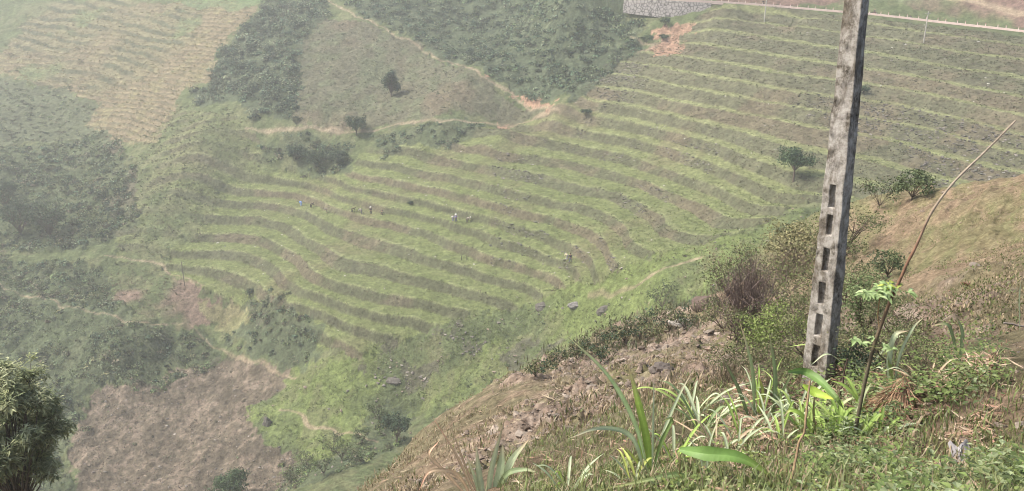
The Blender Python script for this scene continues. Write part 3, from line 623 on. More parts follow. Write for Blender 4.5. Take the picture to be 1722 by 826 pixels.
for i, (u, v, s, lb) in enumerate([(912,516,(2.6,2,2.0),'dark rounded boulder, leftmost of three beside the gully path'),
      (968,512,(3.2,2,1.5),'low grey boulder, middle one of three beside the gully path'), (1015,522,(3.2,2.4,2.9),'tall dark oval boulder, rightmost of three beside the gully path'),
      (450,712,(2.2,2,3.8),'upright dark grey rock standing in the meadow beside the brown field'), (222,440,(1,1,1),''), (660,640,(3,2,1.2),'low grey boulder on the rough bank of the lower meadow')]):
    if lb: boulder(on_far(u, v), s, C(.125,.115,.10) if i != 1 else C(.19,.18,.17), lb, seed=50 + i)

# ---- trees
def tree(name, label, cat, p, H, Wd, nl, ls, cols, trunk_h=.35, seed=0, shape='round', tc=C(.12,.095,.075), group=None, mat=None, leaves=True, limb=7, tr=.035, lean=(0, 0)):
    r = np.random.default_rng(seed); e = empty(name, p, label, cat, group)
    mb = MB(); th = H * trunk_h; top = np.array([lean[0], lean[1], th])
    mb.tube([(0, 0, -.4), (lean[0] * .3, lean[1] * .3, th * .5), top], [H * tr, H * tr * .8, H * tr * .65], tc, 7)
    ends = []
    for i in range(limb):
        a = 6.283 * i / limb + r.uniform(-.4, .4); q = r.uniform(.45, .95)
        if shape == 'cone': q = .3 + .6 * i / limb; rad = (1 - q) * .8 + .15
        else: rad = r.uniform(.45, .8)
        en = np.array([lean[0] + math.cos(a) * Wd * .5 * rad, lean[1] + math.sin(a) * Wd * .5 * rad, th + (H - th) * q * .9])
        md = (top + en) / 2 + r.normal(0, .03, 3) * H + [0, 0, .03 * H]; mb.tube([top, md, en], [H * tr * .5, H * tr * .3, H * tr * .12], tc, 5); ends.append(en)
        for j in range(3):
            e2 = en + r.normal(0, .13, 3) * [Wd, Wd, H * .6]; e2[2] = max(e2[2], th * .8); mb.tube([md, (md + e2) / 2 + r.normal(0, .02, 3) * H, e2], [H * tr * .25, H * tr * .15, H * tr * .06], tc, 4, False); ends.append(e2)
    ends.append(np.array([lean[0], lean[1], H * .93])); mb.build('trunk', M_bark, e)
    if leaves:
        E = np.array(ends); k_ = r.integers(0, len(E), nl); off = unit(r.normal(size=(nl, 3))) * (r.uniform(.2, 1, (nl, 1)) ** .5) * np.array([Wd * .2, Wd * .2, (H - th) * .19])
        Cn = E[k_] + off; Cn[:, 2] = np.clip(Cn[:, 2], th * .55, H * 1.02)
        cl = np.array(cols)[r.integers(0, len(cols), len(E))][k_] * r.uniform(.65, 1.4, (nl, 1)) 
        V, F, cc = leaf_cards(Cn, r.uniform(.7, 1.3, nl) * ls, cl, .2, .55, seed, unit(off)); mesh_np('crown', V, F, mat or M_leaf, cc, False, e)
    return e
DG = [C(.035,.062,.038), C(.045,.075,.042), C(.06,.09,.048)]
tree('pine_tree', 'dark upright conifer alone in the triangular pasture', 'tree', on_far(658,163), 8.4, 5.4, 3200, .5, DG + [C(.07,.105,.06)], .12, 1, 'cone', limb=18)
tree('small_tree', 'small dark round tree beside the footpath below the pasture', 'tree', on_far(600,229), 5.8, 5.6, 2200, .45, DG + [C(.07,.105,.06)], .22, 2, limb=12)
tree('round_tree', 'round spreading green tree on the terraces left of the concrete pole', 'tree', on_far(1334,306), 6.8, 6.6, 2200, .42, [C(.05,.085,.04), C(.07,.11,.05)], .33, 3, limb=9)
tree('dark_tree', 'dark bushy tree in the gully beside the lower meadow', 'tree', on_far(668,748), 6.6, 4.6, 1500, .42, DG, .2, 4)
tree('round_bush', 'rounded dense green bush at the bottom edge below the brown field', 'bush', on_far(392,846), 6.2, 6.4, 3200, .40, [C(.055,.09,.04), C(.07,.105,.05)], .12, 5, limb=12)
tree('small_shrub', 'small round shrub on the lowest green terrace near the wooden pole', 'shrub', on_far(420,498), 1.9, 2.3, 350, .3, DG, .15, 6)
tree('gully_tree', 'thin open young tree rising behind the rocky spur edge', 'tree', on_far(1112,540), 7.5, 5.0, 500, .35, [C(.08,.11,.05), C(.10,.12,.06)], .35, 7, tr=.018)
for i, (u, v, h, wd, lb) in enumerate([(35,395,10,9,'large dark tree at the left edge in the scrub'), (85,400,11,9,'tallest dark tree in the left scrub, right of its neighbour'), (10,350,8,8,'dark tree at the left picture edge above the others'),
      (535,282,5,7,'broad dark tree below the footpath left of the terraces'), (500,270,4,5,'smaller dark tree below the footpath, left of the broad one'), (570,278,4,5,'low dark tree at the right end of the clump below the footpath')]):
    tree('broadleaf_tree', lb, 'tree', on_far(u, v), h, wd, 1600, .5, DG + [C(.07,.10,.06), C(.10,.13,.08)], .05, 10 + i, limb=14)
for i, (u, v, h, wd, lb) in enumerate([(1118,46,3.4,3.6,'dark round bush on top of the red earth slide'), (1087,72,2.4,4.6,'flat green bush left of the red earth slide'), (1115,68,1.8,3,'little green bush in the middle of the red earth slide'),
      (690,345,1.0,1.2,'tiny shrub on a terrace near the workers'), (985,196,2.0,3,'dark bush by the end of the footpath'), (1452,158,1.8,2.2,'dark shrub on the terraces just right of the pole'),(710,196,1.0,1.5,'')]):
    if lb: tree('hill_bush', lb, 'bush', on_far(u, v), h, wd, 350, .38, DG, .1, 20 + i)
def shrub_row(lst, name, label, cat, group, cols, h, wd, nl, ls, zf, hitf, seed, **kw):
    for i, (u, v) in enumerate(lst):
        r = np.random.default_rng(seed + i); s = r.uniform(.75, 1.3)
        tree(name, label, cat, hitf(u, v), h * s, wd * s, nl, ls, cols, .12, seed + i, group=group, **kw)
shrub_row([(640,715),(610,745),(575,775),(545,800),(515,790),(600,780),(560,760),(630,700),(490,815)], 'gully_shrub', 'mid green shrub in the gully bottom beside the rocky spur', 'shrub', 'shrubs in the gully bottom', MD + GR, 3.2, 3.6, 500, .3, far_z, on_far, 60)

# ---- near spur
print('near stuff')
def npx(n, u, v, seed, f=None):
    """n random ground points of the near slope seen in a window"""
    r = np.random.default_rng(seed); out = []
    az_ = r.uniform(math.atan((u[0] - CU) / FPX), math.atan((u[1] - CU) / FPX), n * 6)
    rr_ = np.exp(r.uniform(math.log(2.2), math.log(62), n * 6)); x = np.sin(az_) * rr_; y = np.cos(az_) * rr_; z_ = near_s(x, y)
    cy, sy = math.cos(R(PITCH)), math.sin(R(PITCH)); dep = y * cy - z_ * sy; vv = CV - FPX * (y * sy + z_ * cy) / dep
    m = (vv > v[0]) & (vv < v[1])
    if f is not None: m &= f(x, y, z_)
    return np.c_[x, y][m][:n]
nr_f = lambda x, y, z_: rockmask(x, y) > .35
xy = npx(16000, (560, 1500), (430, 900), 400, lambda x, y, z_: (rockmask(x, y) > np.random.default_rng(3).uniform(.1, 1.2, len(x))) & (fbm(x, y, 2.5, 3, 401) > -.25))
r = np.random.default_rng(402); dist = np.hypot(xy[:, 0], xy[:, 1]); s = r.pareto(2.3, len(xy)) * .035 + .035; s = np.clip(s, .035, .30) * (.4 + dist / 32)
NS = [C(.25,.195,.15), C(.31,.26,.21), C(.17,.135,.105), C(.27,.20,.15), C(.23,.195,.16)]
st1 = stones(np.c_[xy, near_z(xy[:, 0], xy[:, 1]) + s * .08], s, NS, 403, .55)
xy = npx(2500, (1250, 1900), (300, 830), 404); s = np.clip(r.pareto(2.5, len(xy)) * .03 + .02, .02, .3)
st2 = stones(np.c_[xy, near_z(xy[:, 0], xy[:, 1]) + s * .05], s, NS + [C(.3,.19,.13)], 405, .6)
stuff('loose_stones', [st1, st2], M_stone)
def blades(xy, n, h, wd, cols, seed, spread): return tufts(xy, near_z, n, h, wd, cols, seed, spread)
TAN = [C(.30,.24,.15), C(.25,.20,.12), C(.34,.27,.18)]; NG = [C(.13,.165,.05), C(.16,.19,.06), C(.11,.135,.05), C(.19,.19,.08)]
far_n = lambda x, y, z_: np.hypot(x, y) > 12
g1 = blades(npx(9000, (1240, 1950), (280, 700), 410, lambda x, y, z_: (np.hypot(x, y) > 11) & (fbm(x, y, 3, 3, 411) > -.15)), 6, (.02, .08), .016, NG + TAN + TAN, 412, .16)
g2 = blades(npx(3200, (560, 1300), (520, 900), 413, lambda x, y, z_: (np.hypot(x, y) > 9) & (fbm(x, y, 2.2, 3, 414) > .12)), 6, (.05, .2), .014, NG[2:] + TAN + TAN, 415, .14)
g3 = blades(npx(4200, (850, 1950), (640, 1000), 416, lambda x, y, z_: (np.hypot(x, y) < 11) & (np.hypot(x, y) > 3)), 7, (.04, .17), .005, NG + [C(.2,.25,.09), C(.24,.26,.12)] + TAN[:1], 417, .06)
g4 = blades(npx(2200, (1300, 1800), (560, 830), 418, lambda x, y, z_: np.hypot(x, y) < 12), 5, (.02, .07), .006, TAN + [C(.28,.17,.11)], 419, .12)
edge = npx(900, (700, 1300), (440, 640), 420, lambda x, y, z_: (np.hypot(x, y) > 36) & (np.hypot(x, y) < 47))
g5 = blades(edge, 9, (.15, .55), .03, [C(.12,.13,.07), C(.17,.155,.095), C(.10,.12,.055), C(.21,.18,.12)], 421, .4)
stuff('slope_grass', [g1, g2, g3, g4, g5], M_nleaf)
# leafy weeds
def weeds(xy, nleaf, R0, ls, cols, seed, hh=(.03, .14)):
    r = np.random.default_rng(seed); m = len(xy); z_ = near_z(xy[:, 0], xy[:, 1]); n = m * nleaf
    a = r.uniform(0, 6.283, n); q = r.uniform(.2, 1, n) * R0; hgt = np.repeat(r.uniform(hh[0], hh[1], m), nleaf) * r.uniform(.35, 1.1, n)
    c0 = np.repeat(np.c_[xy, z_], nleaf, 0) + np.c_[np.cos(a) * q, np.sin(a) * q, hgt]
    L_ = ls * r.uniform(.6, 1.35, n); d = np.c_[np.cos(a), np.sin(a), r.uniform(-.35, .45, n)]; d = unit(d); s = unit(np.cross(d, [0, 0, 1.])); up = np.cross(s, d)
    w_ = L_ * r.uniform(.26, .38, n)
    p0 = c0; p1 = c0 + d * (L_ * .45)[:, None]; p2 = c0 + d * L_[:, None] - up * (L_ * .15)[:, None]
    V = np.stack([p0, p1 + s * w_[:, None] + up * (w_ * .25)[:, None], p2, p1 - up * (w_ * .12)[:, None], p1 - s * w_[:, None] + up * (w_ * .25)[:, None]], 1).reshape(-1, 3)
    i = 5 * np.arange(n)[:, None]; F = np.concatenate([i + np.array([[0, 1, 2, 3]]), i + np.array([[0, 3, 2, 4]])], 0)
    c = np.repeat(np.array(cols)[r.integers(0, len(cols), m)], nleaf, 0) * r.uniform(.7, 1.35, (n, 1))
    return V, F, np.repeat(c, 5, 0)
WC = [C(.15,.205,.07), C(.19,.24,.085), C(.22,.25,.12), C(.115,.16,.06), C(.10,.13,.06)]
wd1 = weeds(npx(1000, (1430, 1960), (655, 1000), 430, lambda x, y, z_: (np.hypot(x, y) < 8) & (fbm(x, y, .7, 3, 431) > .02)), 13, .085, .037, WC + [C(.26,.31,.17)], 432, (.03, .26))
wd2 = weeds(npx(200, (1150, 1500), (730, 1000), 433, lambda x, y, z_: np.hypot(x, y) < 7), 14, .09, .035, WC + NG, 434)
wd3 = weeds(npx(260, (1300, 1750), (560, 700), 435, lambda x, y, z_: (np.hypot(x, y) < 14)), 18, .16, .05, WC, 436, (.08, .3))
M_weed = material('weed_leaf', .8, .08, var=.25, scale=14, trans=.3)
stuff('weed_carpet', [wd1, wd2, wd3], M_weed)
# dry litter of stalks and leaves
def litter(xy, ln, wd, cols, seed):
    r = np.random.default_rng(seed); n = len(xy); z_ = near_z(xy[:, 0], xy[:, 1]) + r.uniform(.005, .06, n); a = r.uniform(0, 6.283, n); l_ = r.uniform(ln[0], ln[1], n)
    d = np.c_[np.cos(a), np.sin(a), r.normal(-.1, .3, n)]; d[:, 2] += -.35 * np.sin(a); d = unit(d); s = unit(np.cross(d, [0, 0, 1.])) * (wd * r.uniform(.4, 1.2, n))[:, None]; c0 = np.c_[xy, z_]
    V = np.stack([c0 - d * l_[:, None] / 2, c0 + s, c0 + d * l_[:, None] / 2 + [0, 0, .02], c0 - s + [0, 0, .01]], 1).reshape(-1, 3)
    c = np.array(cols)[r.integers(0, len(cols), n)] * r.uniform(.7, 1.2, (n, 1)); return V, np.arange(4 * n).reshape(-1, 4), np.repeat(c, 4, 0)
LT = [C(.40,.30,.21), C(.32,.22,.15), C(.46,.37,.27), C(.30,.18,.13)]
stuff('dry_litter', [litter(npx(3800, (1270, 1760), (590, 800), 440, lambda x, y, z_: (np.hypot(x, y) < 12) & (fbm(x, y, 1.2, 3, 441) > -.1)), (.08, .4), .012, LT, 442),
   litter(npx(1500, (850, 1800), (640, 900), 443, lambda x, y, z_: np.hypot(x, y) < 10), (.05, .25), .008, LT, 444),
   litter(npx(1500, (600, 1300), (540, 830), 445, lambda x, y, z_: np.hypot(x, y) > 12), (.15, .6), .02, [C(.24,.18,.12), C(.16,.12,.09), C(.3,.25,.17)], 446)], M_wood)

# ---- near shrubs on the spur
def nshrub(name, label, cat, u, v, hp, wp, nl, ls, cols, seed, **kw):
    p = _nh(u, v); k_ = p[1] / FPX * 1.02; kw.setdefault('limb', 11)
    return tree(name, label, cat, p, hp * k_, wp * k_, nl, ls * k_, cols, .12, seed, mat=M_leaf, **kw)
def twiggy(name, label, u, v, H, Wd, n, c, seed, leafc):
    r = np.random.default_rng(seed); e = empty(name, _nh(u, v), label, 'bush'); mb = MB()
    for i in range(n):
        a = r.uniform(0, 6.283); t = r.uniform(.2, 1) ; b0 = np.array([r.normal(0, .08) * Wd, r.normal(0, .08) * Wd, -.1]); tip = np.array([math.cos(a) * Wd * .5 * t, math.sin(a) * Wd * .5 * t, H * r.uniform(.55, 1.05) * (1 - .35 * t * t)])
        md = b0 * .5 + tip * .5 + r.normal(0, .05, 3) * H; mb.tube([b0, md, tip], np.array([.0035, .0022, .0012]) * H * 1.6, c * r.uniform(.6, 1.4), 3, False)
        for j in range(5):
            s0 = md + (tip - md) * r.uniform(0, .9); mb.tube([s0, s0 + r.normal(0, .09, 3) * H + [0, 0, .1 * H]], np.array([.0016, .0008]) * H * 1.6, c * r.uniform(.7, 1.5), 3, False)
    mb.build('twigs', M_bark, e)
    V, F, cc = leaf_cards(r.normal(size=(700, 3)) * [Wd * .2, Wd * .2, H * .2] + [0, 0, H * .55], .03 * H, leafc, .2, .5, seed); mesh_np('foliage', V, F, M_leaf, cc, False, e)
k_ = _nh(1250, 570)[1] / FPX
twiggy('bare_bush', 'purplish brown twiggy bush at the edge of the spur left of the pole', 1250, 570, 160 * k_, 120 * k_, 150, C(.16,.125,.11), 500, C(.17,.125,.09))
k_ = _nh(1322, 470)[1] / FPX
twiggy('bare_bush', 'smaller brown twiggy bush behind the purplish one on the spur crest', 1322, 470, 65 * k_, 110 * k_, 110, C(.19,.15,.12), 501, C(.16,.15,.08))
for (u, v, hp, wp, sd_, lb) in ((1300,672,75,130,502,'dark tangled twiggy bush left of the foot of the concrete pole'), (1545,655,70,120,503,'dark tangled twiggy bush right of the leaning stem'), (1225,650,60,100,504,'brown twiggy bush below the purplish one')):
    k_ = _nh(u, v)[1] / FPX; twiggy('bare_bush', lb, u, v, hp * k_, wp * k_, 120, C(.13,.105,.075), sd_, C(.13,.14,.07))
YG = [C(.19,.21,.08), C(.22,.235,.10), C(.15,.18,.07)]
OL = [C(.13,.15,.07), C(.17,.175,.09), C(.11,.13,.06), C(.20,.17,.11)]
nshrub('leafy_bush', 'yellow green bush in front of the purplish twiggy bush', 'bush', 1298, 602, 95, 115, 2200, 5, [C(.21,.26,.085), C(.17,.22,.07)], 510)
nshrub('leafy_bush', 'pale yellow bushy bamboo on the crest left of the pole', 'bush', 1335, 448, 72, 110, 2200, 5, [C(.27,.25,.13), C(.23,.225,.11), C(.18,.18,.09)], 512)
nshrub('leafy_bush', 'green bush just right of the concrete pole behind the stick', 'bush', 1452, 575, 125, 95, 2400, 5, [C(.12,.165,.07), C(.16,.20,.09)], 513)
nshrub('leafy_bush', 'dark small bush behind the stick on the brown bank', 'bush', 1492, 468, 48, 60, 900, 4.5, MD[:3], 514)
nshrub('leafy_bush', 'dark green bush at the foot of the pole on its right side', 'bush', 1440, 640, 75, 85, 1500, 5, DK[1:], 515)
nshrub('crest_shrub', 'dark leafy shrub on the crest of the brown bank right of the pole', 'shrub', 1533, 338, 50, 62, 1100, 5, [C(.09,.12,.06), C(.12,.15,.07)], 516)
nshrub('crest_shrub', 'thin open shrub on the crest between the pole and the dark leafy shrub', 'shrub', 1478, 352, 55, 75, 420, 4.5, MD, 517, tr=.015)
for i, (u, v) in enumerate([(1125,560),(1100,566),(1075,572),(1050,578),(1030,585),(1000,595),(970,607),(935,622),(900,636),(1150,555),(1085,580),(1010,610)]):
    s_ = [1.2,1,.9,1.1,.8,1,.7,.9,.8,.7,.8,.7][i]; nshrub('edge_shrub', 'low scrubby shrub along the upper edge of the rocky spur', 'shrub', u, v, 44 * s_, 60 * s_, 420, 4.5, OL + DK[:2], 530 + i, group='shrubs along the edge of the rocky spur', limb=8)
for i, (u, v) in enumerate([(1215,560),(1225,510),(1275,480),(1395,455),(1420,430),(1385,500),(1345,540),(1340,580),(1420,520),(1260,625),(1330,640),(1310,520),(1300,640),(1235,640),(1370,600),(1480,600),(1410,610),(1500,630),(1540,640),(1450,620),(1285,560),(1360,630),(1250,590),(1470,540),(1500,580)]):
    s_ = .75 + .5 * ((i * 37) % 10) / 10; nshrub('spur_shrub', 'olive shrub in the thicket around the concrete pole', 'shrub', u, v, 80 * s_, 120 * s_, 1100, 4.2, OL + YG[2:], 560 + i, group='shrubs of the thicket behind the concrete pole', limb=8)
for i, (u, v, s, lb) in enumerate([(1192,515,(1.6,1.1,1.0),'dark brown boulder beside the purplish bush'), (1145,545,(1.1,.6,.35),'flat pale rock on the top edge of the rocky spur'), (1110,625,(.55,.38,.3),'dark split rock in the middle of the rocky spur'), (1375,0,(1,1,1),'')]):
    if lb: boulder(_nh(u, v) + [0, 0, .1], s, [C(.12,.09,.075), C(.38,.35,.31), C(.14,.12,.105)][i], lb, seed=70 + i)

# ---- concrete pole
PY = float(_nh(1374, 648)[1]) + .1; pb_ = at_y(1374, 652, PY); pt_ = at_y(1441, 0, PY); ax = (pt_ - pb_) / np.linalg.norm(pt_ - pb_); LEN = 6.9
th = R(-19.7 - 31); ux = np.array([math.cos(th), math.sin(th), 0]); ux = unit(ux - ax * (ux @ ax)); uy = np.cross(ax, ux)
e = empty('concrete_pole', pb_, 'tall weathered concrete utility pole pierced by a row of rectangular holes', 'utility pole')
def wz(t): return .282 - .0262 * t, .20 - .0140 * t
sx = [-1, -.30, .26, 1]
v0 = 652; holes = [(595,36),(543,36),(490,36),(434,38),(376,34),(328,38)]
zl = lambda v: float((at_y(1374 + (652 - v) * 67 / 652, v, PY) - pb_) @ ax)
hs = []
for vc, hh in holes: hs.append((zl(vc + hh / 2), zl(vc - hh / 2)))
lv = [-.9]; 
for a_, b_ in hs: lv += [a_, b_]
hs2 = []; 
lv += [hs[-1][1] + .5, 3.1, 3.8, 4.6, 5.6, LEN]
r = np.random.default_rng(9)
bm = bmesh.new(); rings = []
for t in lv:
    w_, d_ = wz(max(t, 0)); row = []
    for sy in (-1, 1):
        row.append([bm.verts.new((pb_ * 0 + ux * sx[i] * w_ / 2 + uy * sy * d_ / 2 + ax * t).tolist()) for i in range(4)])
    rings.append(row)
for i in range(len(lv) - 1):
    hole = any(abs(lv[i] - a_) < 1e-6 for a_, b_ in hs); A0, B0 = rings[i]; A1, B1 = rings[i + 1]
    for j in range(3):
        if hole and j == 1: continue
        bm.faces.new((A0[j], A0[j + 1], A1[j + 1], A1[j])); bm.faces.new((B0[j + 1], B0[j], B1[j], B1[j + 1]))
    bm.faces.new((A0[3], B0[3], B1[3], A1[3])); bm.faces.new((B0[0], A0[0], A1[0], B1[0]))
    if hole:
        def rec(q): return bm.verts.new((np.array(q.co) + uy * .055).tolist())
        q0, q1, q2, q3 = rec(A0[1]), rec(A0[2]), rec(A1[2]), rec(A1[1])
        bm.faces.new((A0[1], A1[1], q3, q0)); bm.faces.new((A1[2], A0[2], q1, q2)); bm.faces.new((A0[2], A0[1], q0, q1)); bm.faces.new((A1[1], A1[2], q2, q3)); bm.faces.new((q0, q1, q2, q3))
        bm.faces.new((B0[2], B0[1], B1[1], B1[2]))
for row in (rings[0], rings[-1]):
    for j in range(3): bm.faces.new((row[0][j], row[0][j + 1], row[1][j + 1], row[1][j]))
bmesh.ops.recalc_face_normals(bm, faces=bm.faces)
bmesh.ops.subdivide_edges(bm, edges=[e_ for e_ in bm.edges if e_.calc_length() > .12], cuts=2, use_grid_fill=True)
for v in bm.verts:
    c_ = v.co; k_ = vnoise(np.array([c_.x * 14 + c_.y * 9]), np.array([c_.z * 9]), 5)[0] * .006 + vnoise(np.array([c_.x * 40 - c_.y * 30]), np.array([c_.z * 30]), 6)[0] * .003
    v.co.x += float(k_); v.co.y -= float(k_) * .6
me = bpy.data.meshes.new('shaft'); bm.to_mesh(me); bm.free(); shaft = bpy.data.objects.new('shaft', me); COL.objects.link(shaft); shaft.parent = e
bv = shaft.modifiers.new('bevel', 'BEVEL'); bv.width = .009; bv.segments = 2; bv.limit_method = 'ANGLE'; bv.angle_limit = R(50)
M_conc = bpy.data.materials.new('weathered_concrete'); M_conc.use_nodes = True; n = M_conc.node_tree.nodes; l = M_conc.node_tree.links; p = n['Principled BSDF']; p.inputs['Roughness'].default_value = .92; p.inputs['Specular IOR Level'].default_value = .15
tc = n.new('ShaderNodeTexCoord')
def noise(sc, det=8, ro=.7, mp=None, dist=0):
    q = n.new('ShaderNodeTexNoise'); q.inputs['Scale'].default_value = sc; q.inputs['Detail'].default_value = det; q.inputs['Roughness'].default_value = ro; q.inputs['Distortion'].default_value = dist
    if mp:
        m_ = n.new('ShaderNodeMapping'); m_.inputs['Scale'].default_value = mp; l.new(tc.outputs['Object'], m_.inputs[0]); l.new(m_.outputs[0], q.inputs[0])
    else: l.new(tc.outputs['Object'], q.inputs[0])
    return q.outputs['Fac']
def ramp(src, stops):
    q = n.new('ShaderNodeValToRGB'); cr = q.color_ramp
    while len(cr.elements) < len(stops): cr.elements.new(.5)
    for el, (ps, cl) in zip(cr.elements, stops): el.position = ps; el.color = (*cl, 1)
    l.new(src, q.inputs[0]); return q.outputs[0]
base_c = ramp(noise(9, 10, .75), [(.38, (.05,.044,.036)), (.46, (.18,.16,.13)), (.54, (.36,.335,.295)), (.68, (.52,.49,.44))])
stain = ramp(noise(5, 8, .7, (1, 1, .5), 1.0), [(.40, (.0,.0,.0)), (.58, (1, 1, 1))])
mx = n.new('ShaderNodeMix'); mx.data_type = 'RGBA'; mx.inputs[7].default_value = (.50,.475,.44, 1); l.new(base_c, mx.inputs[6])
mth = n.new('ShaderNodeMath'); mth.operation = 'MULTIPLY'; mth.inputs[1].default_value = .5; l.new(stain, mth.inputs[0]); l.new(mth.outputs[0], mx.inputs[0])
st2_ = ramp(noise(3.6, 9, .75, (1.4, 1.4, .6), .6), [(.40, (.34,.30,.24)), (.52, (1, 1, 1))])
mx2 = n.new('ShaderNodeMix'); mx2.data_type = 'RGBA'; mx2.blend_type = 'MULTIPLY'; mx2.inputs[0].default_value = .8; l.new(mx.outputs[2], mx2.inputs[6]); l.new(st2_, mx2.inputs[7])
l.new(mx2.outputs[2], p.inputs['Base Color'])
b = n.new('ShaderNodeBump'); b.inputs['Strength'].default_value = .9; b.inputs['Distance'].default_value = .02; l.new(noise(26, 10, .8), b.inputs['Height']); l.new(b.outputs[0], p.inputs['Normal'])
me.materials.append(M_conc)

# ---- blades and stems set out in space
def spline(pts, n=14):
    pts = np.asarray(pts, float); k_ = len(pts)
    if k_ == 2: return np.linspace(pts[0], pts[1], n)
    t = np.linspace(0, k_ - 1, n); out = []
    ext = np.vstack([2 * pts[0] - pts[1], pts, 2 * pts[-1] - pts[-2]])
    for q in t:
        i = min(int(q), k_ - 2); f = q - i; p0, p1, p2, p3 = ext[i:i + 4]
        out.append(.5 * ((2 * p1) + (-p0 + p2) * f + (2 * p0 - 5 * p1 + 4 * p2 - p3) * f * f + (-p0 + 3 * p1 - 3 * p2 + p3) * f ** 3))
    return np.array(out)
def blade(mb, pts, wd, c, seed=0, fold=.25, tipc=None, peak=.35, facing=None):
    r = np.random.default_rng(seed); P_ = spline(pts, 22); n_ = len(P_); t = np.linspace(0, 1, n_); tg_ = unit(np.gradient(P_, axis=0))
    fc = facing if facing is not None else unit(np.array([r.normal(0, .35), -1., .75 + r.normal(0, .3)])); s = unit(np.cross(tg_, fc)); nr_ = np.cross(s, tg_)
    w_ = wd / 2 * np.clip((t / peak) ** .45, .25, 1) * np.where(t > peak, np.clip(1 - ((t - peak) / (1 - peak)) ** 1.8, .02, 1), 1)
    w_ = w_ * (1 + .05 * np.sin(t * 23 + seed)); und = (np.sin(t * 14 + seed) * .08 + .0) * w_
    Lf_ = P_ + s * w_[:, None] + nr_ * (w_ * fold + und)[:, None]; Rt = P_ - s * w_[:, None] + nr_ * (w_ * fold - und)[:, None]
    V = np.vstack([Lf_, P_, Rt]); i = np.arange(n_ - 1); F = np.concatenate([np.stack([i, i + 1, n_ + i + 1, n_ + i], 1), np.stack([n_ + i, n_ + i + 1, 2 * n_ + i + 1, 2 * n_ + i], 1)])
    c = np.asarray(c, float); cc = np.repeat(c[None], n_, 0)
    if tipc is not None: cc = cc * (1 - smooth(.6, 1, t))[:, None] + np.asarray(tipc) * smooth(.6, 1, t)[:, None]
    mid = cc * 1.35 + .02; mb.add(V, F, np.vstack([cc * 1.0, mid, cc * .92]))
BG, PG_, YL, BR = C(.32,.46,.09), C(.38,.44,.27), C(.40,.45,.11), C(.42,.32,.21)
def plant(name, label, cat, base, Yb, blades_, M=M_nleaf, group=None):
    """blades_: (list of (u, v, Y), width, colour)"""
    g = at_y(base[0], base[1], Yb); g[2] = min(g[2], float(near_z(np.array([g[0]]), np.array([g[1]]))[0]) + .0) if True else g[2]
    e_ = empty(name, g, label, cat, group)
    for i, (pp, wd, c) in enumerate(blades_):
        pts = [at_y(*q) - g for q in pp]; mb = MB()
        blade(mb, pts, wd, c, i + int(base[0]), tipc=(c * np.array([1.5, 1.1, 1.2]) if i % 3 else BR)); mb.build('leaf', M, e_)
    return e_
def root(u, v):   # distance at which the ground is seen at this pixel
    return float(_nh(u, v)[1])
Y1 = root(1092, 800); 
plant('cane_plant', 'tall bright green cane shoot with long blades at the lower centre', 'plant', (1094, 805), Y1, [
 ([(1094,805,Y1),(1088,740,Y1-.1),(1072,670,Y1-.25),(1054,604,Y1-.5)], .058, BG), ([(1090,800,Y1),(1068,715,Y1-.1),(1022,632,Y1-.3),(952,563,Y1-.5)], .046, C(.30,.40,.19)),
 ([(1096,800,Y1),(1098,720,Y1),(1100,618,Y1+.1)], .022, PG_), ([(1098,800,Y1),(1115,730,Y1+.1),(1142,665,Y1+.2),(1166,622,Y1+.3)], .026, PG_),
 ([(1086,800,Y1),(1062,735,Y1-.1),(1010,720,Y1-.3),(955,738,Y1-.4)], .036, C(.32,.39,.24)), ([(1096,795,Y1),(1112,745,Y1-.1),(1130,705,Y1-.2),(1112,710,Y1-.3)], .03, C(.18,.26,.08)),
 ([(1088,800,Y1),(1066,770,Y1),(1040,742,Y1)], .022, YL), ([(1084,800,Y1),(1075,750,Y1),(1078,690,Y1)], .03, BG * .85)])
Y2_ = root(825, 822)
plant('cane_plant', 'pale green and dry cane tuft at the bottom edge left of centre', 'plant', (822, 850), Y2_, [
 ([(820,850,Y2_),(826,790,Y2_),(850,700,Y2_)], 0.068, PG_), ([(815,850,Y2_),(806,800,Y2_),(800,742,Y2_)], 0.075, PG_), ([(828,850,Y2_),(842,790,Y2_),(846,745,Y2_)], 0.105, C(.28,.34,.2)), ([(832,850,Y2_),(858,780,Y2_),(890,738,Y2_)], 0.090, PG_),
 ([(826,850,Y2_),(850,800,Y2_-.2),(880,790,Y2_-.3),(905,795,Y2_-.4)], 0.060, C(.2,.26,.13)), ([(805,850,Y2_),(770,770,Y2_),(728,702,Y2_)], 0.033, BR), ([(812,850,Y2_),(785,790,Y2_),(752,700,Y2_)], 0.027, BR),
 ([(800,850,Y2_),(770,800,Y2_-.2),(725,792,Y2_-.3),(704,826,Y2_-.3)], 0.045, BR * 1.05), ([(808,850,Y2_),(800,810,Y2_),(782,760,Y2_)], 0.042, PG_), ([(835,850,Y2_),(870,830,Y2_),(930,808,Y2_)], 0.045, C(.15,.24,.07)), ([(800,850,Y2_),(745,790,Y2_),(722,765,Y2_),(738,742,Y2_)], 0.045, BR * 1.3)])
Y3 = root(1262, 705)
plant('cane_plant', 'two tall narrow upright blades left of the concrete pole', 'plant', (1265, 705), Y3, [
 ([(1268,705,Y3),(1264,620,Y3),(1243,538,Y3-.1)], .062, C(.21,.27,.13)), ([(1300,705,Y3),(1303,630,Y3),(1293,556,Y3)], .05, C(.2,.26,.12)), ([(1260,705,Y3),(1240,650,Y3),(1214,600,Y3)], .04, C(.15,.2,.09)),
 ([(1290,705,Y3),(1320,650,Y3),(1335,620,Y3)], .03, C(.2,.25,.11)), ([(1275,705,Y3),(1282,660,Y3),(1275,630,Y3)], .04, YL * .8)])
Y4 = root(1150, 815) * .92
